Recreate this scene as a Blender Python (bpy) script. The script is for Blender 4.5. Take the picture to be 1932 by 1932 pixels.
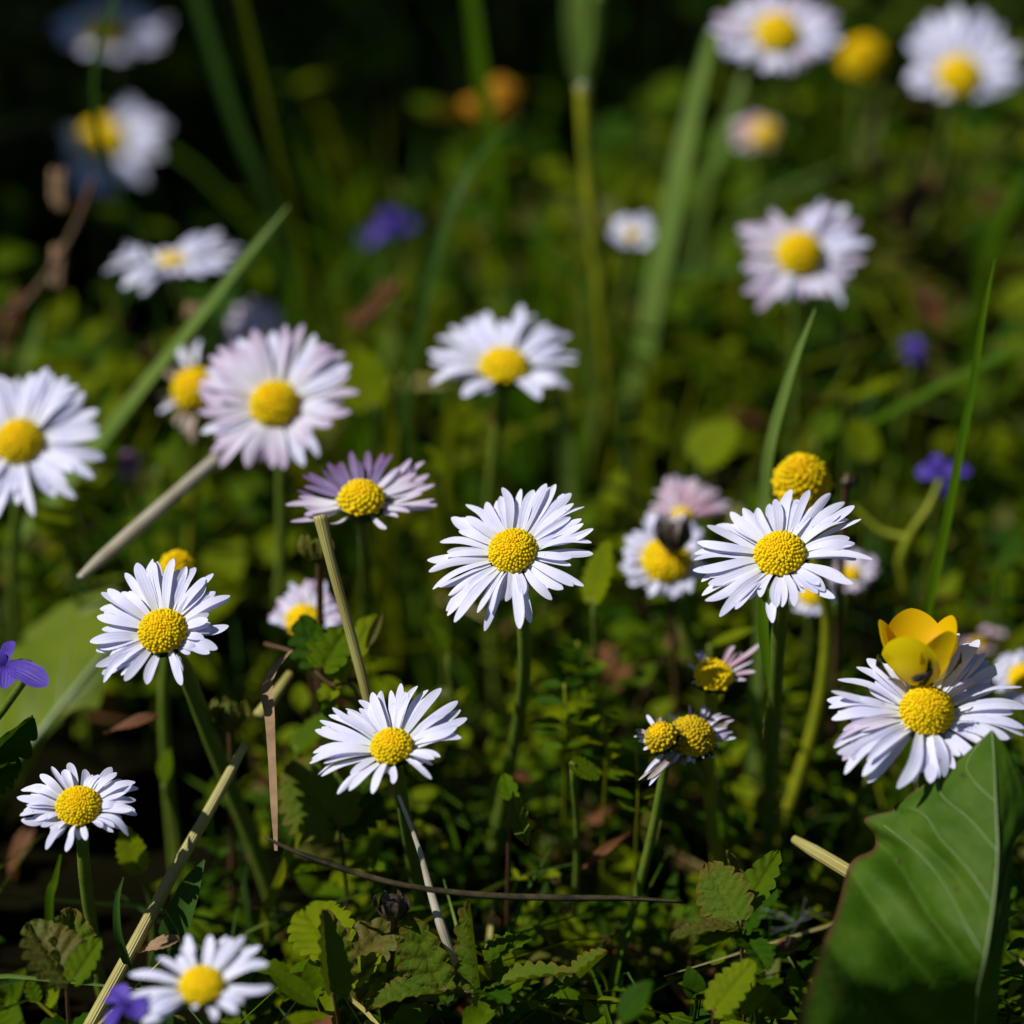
import bpy, math, random
import numpy as np
from mathutils import Vector, Matrix

for o in list(bpy.data.objects):
    bpy.data.objects.remove(o, do_unlink=True)
SC = bpy.context.scene
COL = SC.collection
RAD = math.radians
rng = random.Random(11)

# ------------------------------------------------------------------ camera
PITCH = RAD(32)
CAM = Vector((0.0, -0.424, 0.34))
FW = Vector((0, math.cos(PITCH), -math.sin(PITCH)))
UP = Vector((0, math.sin(PITCH), math.cos(PITCH)))
RT = Vector((1, 0, 0))
cd = bpy.data.cameras.new('camera')
cam = bpy.data.objects.new('camera', cd)
COL.objects.link(cam)
cam.location = CAM
cam.rotation_euler = (math.pi / 2 - PITCH, 0, 0)
cd.sensor_width = 36
cd.lens = 120
cd.clip_start = 0.01
cd.clip_end = 200
cd.dof.use_dof = True
cd.dof.focus_distance = 0.488
cd.dof.aperture_fstop = 7.6
cd.dof.aperture_blades = 9
SC.camera = cam

# ------------------------------------------------------------------ sky, sun, exposure
SUN = Vector((-0.60, -0.10, 0.79)).normalized()
EL = math.asin(SUN.z)
AZ = math.atan2(SUN.x, SUN.y)
w = bpy.data.worlds.new('World')
SC.world = w
w.use_nodes = True
nt = w.node_tree
sky = nt.nodes.new('ShaderNodeTexSky')
sky.sky_type = 'NISHITA'
sky.sun_disc = False
sky.altitude = 2500
sky.dust_density = 0.4
sky.sun_elevation = EL
sky.sun_rotation = AZ
bg = nt.nodes['Background']
bg.inputs['Strength'].default_value = 0.05
nt.links.new(sky.outputs[0], bg.inputs['Color'])
sd = bpy.data.lights.new('sun', 'SUN')
sun = bpy.data.objects.new('sun', sd)
COL.objects.link(sun)
sd.energy = 5.0
sd.angle = RAD(0.5)
sd.color = (1.0, 0.98, 0.95)
sun.rotation_euler = SUN.to_track_quat('Z', 'Y').to_euler()
sun.location = SUN * 3
SC.view_settings.view_transform = 'Standard'
SC.view_settings.look = 'None'
SC.view_settings.exposure = -0.10
SC.view_settings.gamma = 1.0
SC.render.engine = 'CYCLES'
SC.cycles.max_bounces = 8
SC.cycles.transparent_max_bounces = 8
SC.cycles.transmission_bounces = 6
SC.cycles.use_denoising = True

# ------------------------------------------------------------------ picture plane helpers
S = 1932.0
KT = 0.3


def at(px, py, d):
    """point at depth d (m) along the view seen at photo position (px, py)"""
    return CAM + FW * d + RT * ((px - S / 2) / S * KT * d) + UP * ((S / 2 - py) / S * KT * d)


def ray(px, py):
    return FW + RT * ((px - S / 2) / S * KT) + UP * ((S / 2 - py) / S * KT)


def gnd(px, py, z=0.0):
    r = ray(px, py)
    return CAM + r * ((z - CAM.z) / r.z)


def camvec(a, b, c):
    """a right, b up, c towards the camera"""
    return (RT * a + UP * b - FW * c).normalized()


def pxm(n, d):
    return n / S * KT * d


def crop(x0, y0, sc):
    def f(x, y):
        return ((x0 + x / sc) * 0.754688, (y0 + y / sc) * 0.754688)
    return f


# ------------------------------------------------------------------ object helpers
def tag(o, label, cat, group=None):
    o['label'] = label
    o['category'] = cat
    if group:
        o['group'] = group
    return o


def thing(name, loc, label, cat, group=None):
    o = bpy.data.objects.new(name, None)
    o.empty_display_size = 0.005
    COL.objects.link(o)
    o.location = loc
    return tag(o, label, cat, group)


class MB:
    def __init__(self):
        self.v = []
        self.f = []
        self.m = []
        self.uv = []

    def add(self, verts, faces, uvs=None, mi=0):
        b = len(self.v)
        self.v.extend([tuple(x) for x in verts])
        self.f.extend([tuple(i + b for i in q) for q in faces])
        self.m.extend([mi] * len(faces))
        self.uv.extend(uvs if uvs else [(0, 0)] * len(verts))

    def build(self, name, mats, parent=None, origin=None, smooth=True):
        if not isinstance(mats, (list, tuple)):
            mats = [mats]
        org = Vector(origin) if origin is not None else (parent_loc(parent) if parent else Vector((0, 0, 0)))
        me = bpy.data.meshes.new(name)
        ox, oy, oz = org
        me.from_pydata([(x - ox, y - oy, z - oz) for x, y, z in self.v], [], self.f)
        for m in mats:
            me.materials.append(m)
        me.polygons.foreach_set('material_index', self.m)
        if smooth:
            me.polygons.foreach_set('use_smooth', [True] * len(self.f))
        ul = me.uv_layers.new(name='UVMap')
        li = np.empty(len(me.loops), dtype=np.int32)
        me.loops.foreach_get('vertex_index', li)
        ul.data.foreach_set('uv', np.array(self.uv, dtype=np.float32)[li].ravel())
        me.update()
        o = bpy.data.objects.new(name, me)
        COL.objects.link(o)
        if parent:
            o.parent = parent
            o.location = (0, 0, 0) if origin is None else org - parent_loc(parent)
        else:
            o.location = org
        return o


def parent_loc(p):
    v = Vector((0, 0, 0))
    while p:
        v = v + Vector(p.location)
        p = p.parent
    return v


def spline(pts, n):
    """Catmull-Rom through pts, n samples"""
    P = [Vector(p) for p in pts]
    if len(P) == 2:
        return [P[0].lerp(P[1], i / (n - 1)) for i in range(n)]
    E = [P[0] * 2 - P[1]] + P + [P[-1] * 2 - P[-2]]
    segs = len(P) - 1
    out = []
    for i in range(n):
        u = i / (n - 1) * segs
        k = min(int(u), segs - 1)
        t = u - k
        a, b, c, d = E[k], E[k + 1], E[k + 2], E[k + 3]
        out.append(0.5 * ((2 * b) + (c - a) * t + (2 * a - 5 * b + 4 * c - d) * t * t + (3 * b - a - 3 * c + d) * t ** 3))
    return out


def lerp_list(L, t):
    if not isinstance(L, (list, tuple)):
        return L
    u = t * (len(L) - 1)
    k = min(int(u), len(L) - 2)
    return L[k] + (L[k + 1] - L[k]) * (u - k)


def tube(mb, pts, radii, n=24, sides=8, flat=1.0, mi=0, rough=0.0):
    P = spline(pts, n)
    tan = [(P[min(i + 1, n - 1)] - P[max(i - 1, 0)]).normalized() for i in range(n)]
    ref = Vector((0.3, -0.9, 0.2))
    nrm = (ref - tan[0] * ref.dot(tan[0])).normalized()
    V, Fc, U = [], [], []
    for i in range(n):
        nrm = (nrm - tan[i] * nrm.dot(tan[i])).normalized()
        bi = tan[i].cross(nrm)
        r = lerp_list(radii, i / (n - 1)) * (1 + rough * (rng.random() - 0.5))
        for k in range(sides):
            a = 2 * math.pi * k / sides
            V.append(P[i] + nrm * (math.cos(a) * r * flat) + bi * (math.sin(a) * r))
            U.append((k / sides, i / (n - 1)))
    for i in range(n - 1):
        for k in range(sides):
            k2 = (k + 1) % sides
            Fc.append((i * sides + k, i * sides + k2, (i + 1) * sides + k2, (i + 1) * sides + k))
    Fc.append(tuple(range(sides - 1, -1, -1)))
    Fc.append(tuple((n - 1) * sides + k for k in range(sides)))
    mb.add(V, Fc, U, mi)


def ribbon(mb, pts, widths, face, n=26, fold=0.25, twist=0.0, mi=0, cols=5):
    """a grass blade: a strip with a shallow V section that turns its face towards `face`"""
    P = spline(pts, n)
    V, Fc, U = [], [], []
    for i in range(n):
        t = i / (n - 1)
        tn = (P[min(i + 1, n - 1)] - P[max(i - 1, 0)]).normalized()
        side = tn.cross(face)
        side = side.normalized() if side.length > 1e-6 else Vector((1, 0, 0))
        nn = side.cross(tn).normalized()
        if twist:
            a = twist * t
            side, nn = side * math.cos(a) + nn * math.sin(a), nn * math.cos(a) - side * math.sin(a)
        hw = lerp_list(widths, t) / 2
        for k in range(cols):
            s = k / (cols - 1) * 2 - 1
            V.append(P[i] + side * (s * hw) + nn * (abs(s) * hw * fold))
            U.append(((s + 1) / 2, t))
    for i in range(n - 1):
        for k in range(cols - 1):
            a = i * cols + k
            Fc.append((a, a + 1, a + cols + 1, a + cols))
    mb.add(V, Fc, U, mi)


def ball(mb, c, r, axis=None, stretch=1.0, seg=6, ring=4, mi=0, jit=0.0):
    z = (axis or Vector((0, 0, 1))).normalized()
    x = z.orthogonal().normalized()
    y = z.cross(x)
    V = [c - z * (r * stretch)]
    U = [(0, 0)]
    for i in range(1, ring):
        a = -math.pi / 2 + math.pi * i / ring
        for k in range(seg):
            b = 2 * math.pi * k / seg
            rr = r * (1 + jit * (rng.random() - 0.5))
            V.append(c + z * (math.sin(a) * rr * stretch) + (x * math.cos(b) + y * math.sin(b)) * (math.cos(a) * rr))
            U.append((k / seg, i / ring))
    V.append(c + z * (r * stretch))
    U.append((0, 1))
    Fc = []
    for k in range(seg):
        k2 = (k + 1) % seg
        Fc.append((0, 1 + k2, 1 + k))
        for i in range(ring - 2):
            Fc.append((1 + i * seg + k, 1 + i * seg + k2, 1 + (i + 1) * seg + k2, 1 + (i + 1) * seg + k))
        Fc.append((1 + (ring - 2) * seg + k, 1 + (ring - 2) * seg + k2, len(V) - 1))
    mb.add(V, Fc, U, mi)


# ------------------------------------------------------------------ materials
def mat(name, col, col2=None, trans=0.0, tcol=None, rough=0.5, spec=0.3, scale=300, bump=0.0, bscale=900, stripe=0.0, tip=None, base=None,
        tip_at=(0.55, 1.0), spots=None, mixpos=(0.35, 0.65), back=None, net=0):
    m = bpy.data.materials.new(name)
    m.use_nodes = True
    t = m.node_tree
    N = t.nodes
    L = t.links
    p = N['Principled BSDF']
    out = N['Material Output']
    tc = N.new('ShaderNodeTexCoord')
    uvs = N.new('ShaderNodeSeparateXYZ')
    L.new(tc.outputs['UV'], uvs.inputs[0])
    no = N.new('ShaderNodeTexNoise')
    no.inputs['Scale'].default_value = scale
    no.inputs['Detail'].default_value = 3
    L.new(tc.outputs['Object'], no.inputs['Vector'])
    rp = N.new('ShaderNodeValToRGB')
    rp.color_ramp.elements[0].position = mixpos[0]
    rp.color_ramp.elements[1].position = mixpos[1]
    rp.color_ramp.elements[0].color = (*col, 1)
    rp.color_ramp.elements[1].color = (*(col2 or col), 1)
    L.new(no.outputs[0], rp.inputs[0])
    c = rp.outputs[0]

    def mix(a, fac, colr):
        mx = N.new('ShaderNodeMix')
        mx.data_type = 'RGBA'
        L.new(fac, mx.inputs[0])
        L.new(a, mx.inputs[6])
        mx.inputs[7].default_value = (*colr, 1)
        return mx.outputs[2]

    def mr(src, a, b, hi=1.0):
        r = N.new('ShaderNodeMapRange')
        r.inputs[1].default_value = a
        r.inputs[2].default_value = b
        r.inputs[3].default_value = 0
        r.inputs[4].default_value = hi
        L.new(src, r.inputs[0])
        return r.outputs[0]
    if base:
        c = mix(c, mr(uvs.outputs[1], 0.35, 0.0, 0.8), base)
    if tip:
        c = mix(c, mr(uvs.outputs[1], tip_at[0], tip_at[1], 1.0), tip)
    if back:
        ge = N.new('ShaderNodeNewGeometry')
        c = mix(c, ge.outputs['Backfacing'], back)
    if spots:
        sn = N.new('ShaderNodeTexNoise')
        sn.inputs['Scale'].default_value = spots[1]
        sn.inputs['Detail'].default_value = 1
        L.new(tc.outputs['Object'], sn.inputs['Vector'])
        c = mix(c, mr(sn.outputs[0], spots[2], spots[2] + 0.04, 0.85), spots[0])
    hgt = None
    if stripe:
        wv = N.new('ShaderNodeTexWave')
        wv.wave_type = 'BANDS'
        wv.bands_direction = 'X'
        wv.inputs['Scale'].default_value = stripe
        wv.inputs['Distortion'].default_value = 0.6
        mp = N.new('ShaderNodeMapping')
        mp.inputs['Scale'].default_value = (1, 0.15, 1)
        L.new(tc.outputs['UV'], mp.inputs[0])
        L.new(mp.outputs[0], wv.inputs['Vector'])
        hgt = wv.outputs['Fac']
    if net:
        vo = N.new('ShaderNodeTexVoronoi')
        vo.feature = 'DISTANCE_TO_EDGE'
        vo.inputs['Scale'].default_value = net
        L.new(tc.outputs['Object'], vo.inputs['Vector'])
        vr = N.new('ShaderNodeMapRange')
        vr.inputs[1].default_value = 0.0
        vr.inputs[2].default_value = 0.22
        L.new(vo.outputs['Distance'], vr.inputs[0])
        nb = N.new('ShaderNodeTexNoise')
        nb.inputs['Scale'].default_value = bscale
        L.new(tc.outputs['Object'], nb.inputs['Vector'])
        ad = N.new('ShaderNodeMath')
        ad.operation = 'ADD'
        L.new(vr.outputs[0], ad.inputs[0])
        L.new(nb.outputs[0], ad.inputs[1])
        hgt = ad.outputs[0]
    if bump:
        b = N.new('ShaderNodeBump')
        b.inputs['Strength'].default_value = bump
        b.inputs['Distance'].default_value = 0.0004
        if hgt is None:
            bn = N.new('ShaderNodeTexNoise')
            bn.inputs['Scale'].default_value = bscale
            bn.inputs['Detail'].default_value = 3
            L.new(tc.outputs['Object'], bn.inputs['Vector'])
            hgt = bn.outputs[0]
        L.new(hgt, b.inputs['Height'])
        L.new(b.outputs[0], p.inputs['Normal'])
    L.new(c, p.inputs['Base Color'])
    p.inputs['Roughness'].default_value = rough
    p.inputs['Specular IOR Level'].default_value = spec
    if trans:
        tr = N.new('ShaderNodeBsdfTranslucent')
        if tcol:
            tr.inputs['Color'].default_value = (*tcol, 1)
        else:
            L.new(c, tr.inputs['Color'])
        ms = N.new('ShaderNodeMixShader')
        ms.inputs[0].default_value = trans
        L.new(p.outputs[0], ms.inputs[1])
        L.new(tr.outputs[0], ms.inputs[2])
        L.new(ms.outputs[0], out.inputs[0])
    return m


W1, W2 = (0.80, 0.79, 0.93), (0.70, 0.70, 0.90)
M = {}
M['petal'] = mat('white_petal', W1, W2, 0.22, rough=0.55, spec=0.25, scale=250, bump=0.10, stripe=1.1, base=(0.76, 0.80, 0.70), spots=((0.40, 0.36, 0.38), 1100, 0.76))
M['petal_pink'] = mat('pink_tipped_petal', (0.76, 0.70, 0.80), (0.70, 0.64, 0.76), 0.22, rough=0.55, spec=0.25, scale=250, bump=0.10, stripe=1.1, base=(0.78, 0.80, 0.74), tip=(0.52, 0.36, 0.56), tip_at=(0.5, 1.15))
M['petal_mauve'] = mat('mauve_petal', (0.27, 0.20, 0.38), (0.20, 0.14, 0.30), 0.25, rough=0.6, scale=250, bump=0.12, stripe=1.1, tip=(0.22, 0.08, 0.22), tip_at=(0.6, 1.2))
M['petal_rose'] = mat('rose_petal', (0.66, 0.46, 0.56), (0.60, 0.34, 0.42), 0.25, rough=0.6, scale=200, tip=(0.72, 0.60, 0.70), tip_at=(0.4, 1.0))
M['petal_dry'] = mat('dry_petal', (0.55, 0.48, 0.46), (0.30, 0.18, 0.10), 0.2, rough=0.8, scale=300)
M['floret'] = mat('yellow_floret', (0.90, 0.66, 0.002), (0.80, 0.58, 0.002), 0.12, tcol=(0.9, 0.6, 0.002), rough=0.6, spec=0.12, scale=500)
M['floret_in'] = mat('orange_floret', (0.92, 0.56, 0.001), (0.86, 0.60, 0.002), 0.12, tcol=(0.9, 0.55, 0.002), rough=0.6, spec=0.12, scale=500)
M['floret_base'] = mat('disc_base', (0.80, 0.54, 0.002), (0.68, 0.48, 0.003), rough=0.8, scale=900)
M['floret_old'] = mat('faded_floret', (0.60, 0.42, 0.006), (0.40, 0.27, 0.008), 0.0, rough=0.8, spec=0.1, scale=500)
M['orange_head'] = mat('faded_orange_head', (0.62, 0.28, 0.006), (0.45, 0.22, 0.006), 0.0, rough=0.8, scale=300)
M['bract'] = mat('green_bract', (0.05, 0.085, 0.012), (0.035, 0.06, 0.01), 0.12, rough=0.6, scale=400)
M['stem'] = mat('green_stem', (0.085, 0.140, 0.010), (0.12, 0.165, 0.014), 0.0, rough=0.6, spec=0.3, scale=350, bump=0.3, bscale=2500)
M['stem_y'] = mat('yellow_green_stem', (0.26, 0.27, 0.008), (0.14, 0.17, 0.006), 0.0, rough=0.5, spec=0.3, scale=160, bump=0.2, bscale=2000)
M['stem_r'] = mat('red_brown_stem', (0.12, 0.05, 0.025), (0.07, 0.05, 0.015), 0.0, rough=0.6, scale=200)
M['straw'] = mat('dry_straw', (0.40, 0.36, 0.11), (0.32, 0.27, 0.07), 0.0, rough=0.45, spec=0.4, scale=120, bump=0.4, stripe=5)
M['straw_pale'] = mat('pale_dry_straw', (0.56, 0.50, 0.38), (0.42, 0.36, 0.24), 0.0, rough=0.28, spec=0.8, scale=160, bump=0.4, stripe=5)
M['dead'] = mat('dead_leaf', (0.36, 0.23, 0.12), (0.22, 0.13, 0.065), 0.15, rough=0.7, scale=200, bump=0.5, bscale=700)
M['rust'] = mat('rust_brown_leaf', (0.17, 0.062, 0.018), (0.10, 0.042, 0.014), 0.2, rough=0.7, scale=150, bump=0.5, bscale=700)
M['dark_dry'] = mat('dark_dry_stalk', (0.11, 0.085, 0.035), (0.03, 0.024, 0.012), 0.0, rough=0.6, spec=0.2, scale=420, bump=0.6, stripe=6)
M['black'] = mat('black_withered', (0.07, 0.045, 0.028), (0.015, 0.011, 0.008), 0.0, rough=0.45, spec=0.5, scale=400, bump=0.8, bscale=900)
M['blade'] = mat('grass_blade', (0.055, 0.130, 0.002), (0.080, 0.155, 0.002), 0.45, tcol=(0.14, 0.28, 0.001), rough=0.5, spec=0.08, scale=80, bump=0.2, stripe=5)
M['blade_pale'] = mat('pale_grass_blade', (0.16, 0.24, 0.045), (0.12, 0.20, 0.03), 0.3, tcol=(0.20, 0.30, 0.03), rough=0.45, spec=0.2, scale=80, bump=0.2, stripe=5)
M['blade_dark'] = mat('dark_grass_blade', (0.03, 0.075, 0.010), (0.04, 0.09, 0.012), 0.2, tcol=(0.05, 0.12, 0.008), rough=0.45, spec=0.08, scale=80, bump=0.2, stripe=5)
M['blade_y'] = mat('yellowing_grass_blade', (0.19, 0.20, 0.003), (0.13, 0.17, 0.003), 0.42, tcol=(0.30, 0.32, 0.002), rough=0.6, spec=0.08, scale=80, bump=0.3, stripe=5)
M['leaf_a'] = mat('leaf_mid_green', (0.060, 0.120, 0.0015), (0.090, 0.145, 0.0015), 0.42, tcol=(0.16, 0.25, 0.001), rough=0.65, spec=0.06, scale=200, bump=0.5, bscale=900)
M['leaf_b'] = mat('leaf_yellow_green', (0.185, 0.225, 0.002), (0.130, 0.180, 0.002), 0.42, tcol=(0.34, 0.38, 0.001), rough=0.65, spec=0.06, scale=200, bump=0.5, bscale=900)
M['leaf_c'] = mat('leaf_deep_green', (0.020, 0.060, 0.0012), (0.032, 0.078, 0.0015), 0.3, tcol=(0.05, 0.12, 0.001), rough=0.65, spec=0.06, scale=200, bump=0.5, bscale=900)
M['leaf_d'] = mat('leaf_olive_brown', (0.11, 0.09, 0.012), (0.09, 0.11, 0.012), 0.3, tcol=(0.20, 0.15, 0.006), rough=0.6, spec=0.2, scale=200, bump=0.22, net=700, bscale=900)
M['leaf_edge'] = mat('leaf_brown_edged', (0.070, 0.125, 0.008), (0.10, 0.14, 0.010), 0.3, tcol=(0.16, 0.22, 0.005), rough=0.65, spec=0.06, scale=250, bump=0.22, net=700, bscale=1200, tip=(0.16, 0.09, 0.02), tip_at=(0.75, 1.1))
M['big_leaf'] = mat('glossy_dock_leaf', (0.034, 0.088, 0.0020), (0.072, 0.132, 0.009), 0.24, tcol=(0.08, 0.19, 0.001), rough=0.6, spec=0.12, scale=150, bump=0.13, bscale=420, net=330, spots=((0.05, 0.03, 0.02), 520, 0.72), tip=(0.10, 0.035, 0.02), tip_at=(0.955, 1.0))
M['broad_leaf'] = mat('pale_broad_leaf', (0.15, 0.20, 0.010), (0.10, 0.16, 0.008), 0.35, tcol=(0.24, 0.30, 0.006), rough=0.5, spec=0.2, scale=100, bump=0.3, bscale=500)
M['vein'] = mat('pale_leaf_vein', (0.20, 0.27, 0.10), (0.14, 0.20, 0.06), 0.0, rough=0.4, spec=0.4, scale=300)
M['violet'] = mat('violet_petal', (0.13, 0.075, 0.50), (0.08, 0.04, 0.36), 0.3, tcol=(0.18, 0.10, 0.65), rough=0.5, spec=0.3, scale=250, bump=0.3, stripe=2, base=(0.05, 0.02, 0.20))
M['magenta'] = mat('magenta_petal', (0.30, 0.12, 0.30), (0.22, 0.08, 0.22), 0.3, rough=0.6, scale=200)
M['buttercup'] = mat('buttercup_petal', (0.90, 0.78, 0.003), (0.84, 0.72, 0.003), 0.38, tcol=(1.0, 0.72, 0.001), rough=0.35, spec=0.3, scale=150, base=(0.55, 0.52, 0.01), back=(0.92, 0.56, 0.001))
M['sepal'] = mat('hairy_sepal', (0.08, 0.10, 0.008), (0.012, 0.014, 0.004), 0.1, rough=0.8, spec=0.1, scale=1500, mixpos=(0.45, 0.55))
M['insect'] = mat('black_insect', (0.004, 0.004, 0.004), (0.008, 0.007, 0.006), 0.0, rough=0.4, spec=0.25, scale=900)
M['wing'] = mat('smoky_wing', (0.025, 0.025, 0.028), (0.015, 0.015, 0.018), 0.2, rough=0.4, spec=0.2, scale=900)
M['silk'] = mat('white_fluff', (0.34, 0.36, 0.33), (0.22, 0.24, 0.2), 0.3, rough=0.6, scale=300)
M['node'] = mat('pale_grass_node', (0.45, 0.42, 0.30), (0.34, 0.33, 0.20), 0.0, rough=0.5, scale=300)
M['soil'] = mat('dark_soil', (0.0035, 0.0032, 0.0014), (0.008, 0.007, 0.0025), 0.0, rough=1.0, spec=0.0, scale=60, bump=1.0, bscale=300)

# ------------------------------------------------------------------ ground
def hash2(i, j, s=0):
    n = math.sin(i * 127.1 + j * 311.7 + s * 74.7) * 43758.5453
    return n - math.floor(n)


def vnoise(x, y, s=0):
    i, j = math.floor(x), math.floor(y)
    fx, fy = x - i, y - j
    fx, fy = fx * fx * (3 - 2 * fx), fy * fy * (3 - 2 * fy)
    a, b, c, d = hash2(i, j, s), hash2(i + 1, j, s), hash2(i, j + 1, s), hash2(i + 1, j + 1, s)
    return a + (b - a) * fx + (c - a) * fy + (a - b - c + d) * fx * fy


def ground_h(x, y):
    far = max(abs(x), abs(y - 0.2))
    k = max(0.0, 1 - max(0.0, far - 0.6) / 0.6)
    return k * (0.008 * (vnoise(x * 28, y * 28, 3) - 0.6) + 0.003 * (vnoise(x * 110, y * 110, 5) - 0.5))


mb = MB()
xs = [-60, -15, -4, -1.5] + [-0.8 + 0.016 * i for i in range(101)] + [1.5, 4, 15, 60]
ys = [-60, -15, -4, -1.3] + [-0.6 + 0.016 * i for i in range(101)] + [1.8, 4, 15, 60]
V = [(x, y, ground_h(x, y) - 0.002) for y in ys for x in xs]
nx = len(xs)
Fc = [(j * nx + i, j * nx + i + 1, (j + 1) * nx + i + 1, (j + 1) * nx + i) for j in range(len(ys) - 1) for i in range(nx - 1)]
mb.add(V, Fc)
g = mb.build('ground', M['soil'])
g['kind'] = 'structure'


# ------------------------------------------------------------------ low ground cover and grass (nobody could count them)
def leaf_template(rows, cols, shape='oval', scallop=0.0, teeth=5, fold=0.25, droop=0.25):
    V, U, Fc = [], [], []
    for i in range(rows):
        t = i / (rows - 1)
        if shape == 'oval':
            hw = 0.36 * (math.sin(math.pi * min(1, t ** 0.85 * 0.97 + 0.02))) ** 0.75
        elif shape == 'round':
            hw = 0.50 * (math.sin(math.pi * min(1, t * 0.95 + 0.04))) ** 0.55
        else:
            hw = 0.16 * (math.sin(math.pi * min(1, t * 0.96 + 0.03))) ** 0.8
        hw *= 1 + scallop * math.cos(2 * math.pi * teeth * t)
        for k in range(cols):
            s = k / (cols - 1) * 2 - 1
            V.append((s * hw, t - 0.12 * abs(s) * (1 - t), fold * abs(s) * hw - droop * t * t + 0.1 * t))
            U.append(((s + 1) / 2, t))
    for i in range(rows - 1):
        for k in range(cols - 1):
            a = i * cols + k
            Fc.append((a, a + 1, a + cols + 1, a + cols))
    return np.array(V), U, Fc


TEMPL = [leaf_template(6, 3, 'oval'), leaf_template(6, 3, 'oval', fold=0.6, droop=0.5), leaf_template(9, 5, 'round', 0.10, 4, 0.3, 0.3), leaf_template(6, 3, 'lance', droop=0.4),
         leaf_template(10, 5, 'oval', 0.13, 5, 0.35, 0.4)]


class Bulk:
    def __init__(self):
        self.v, self.u, self.f, self.m, self.n = [], [], [], [], 0

    def put(self, templ, loc, dirv, nrm, size, mi, wide=1.0):
        V, U, Fc = templ
        y = dirv.normalized()
        x = y.cross(nrm).normalized()
        z = x.cross(y)
        R = np.array([[x.x * wide, x.y * wide, x.z * wide], [y.x, y.y, y.z], [z.x, z.y, z.z]])
        self.v.append(V @ R * size + np.array(loc))
        self.u.extend(U)
        b = self.n
        self.f.extend([tuple(i + b for i in q) for q in Fc])
        self.m.extend([mi] * len(Fc))
        self.n += len(V)

    def put_mb(self, mb, mi):
        b = self.n
        self.v.append(np.array(mb.v))
        self.u.extend(mb.uv)
        self.f.extend([tuple(i + b for i in q) for q in mb.f])
        self.m.extend([mi] * len(mb.f))
        self.n += len(mb.v)

    def build(self, name, mats):
        m = MB()
        m.v = [tuple(r) for r in np.concatenate(self.v)]
        m.uv, m.f, m.m = self.u, self.f, self.m
        return m.build(name, mats)


def thin_stick(bk, a, b, r, mi):
    d = (b - a).normalized()
    x = d.orthogonal().normalized()
    y = d.cross(x)
    m = MB()
    V = []
    for p, rr in ((a, r), (b, r * 0.6)):
        for k in range(4):
            an = math.pi / 2 * k
            V.append(p + x * math.cos(an) * rr + y * math.sin(an) * rr)
    m.add(V, [(k, (k + 1) % 4, 4 + (k + 1) % 4, 4 + k) for k in range(4)])
    bk.put_mb(m, mi)


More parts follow.
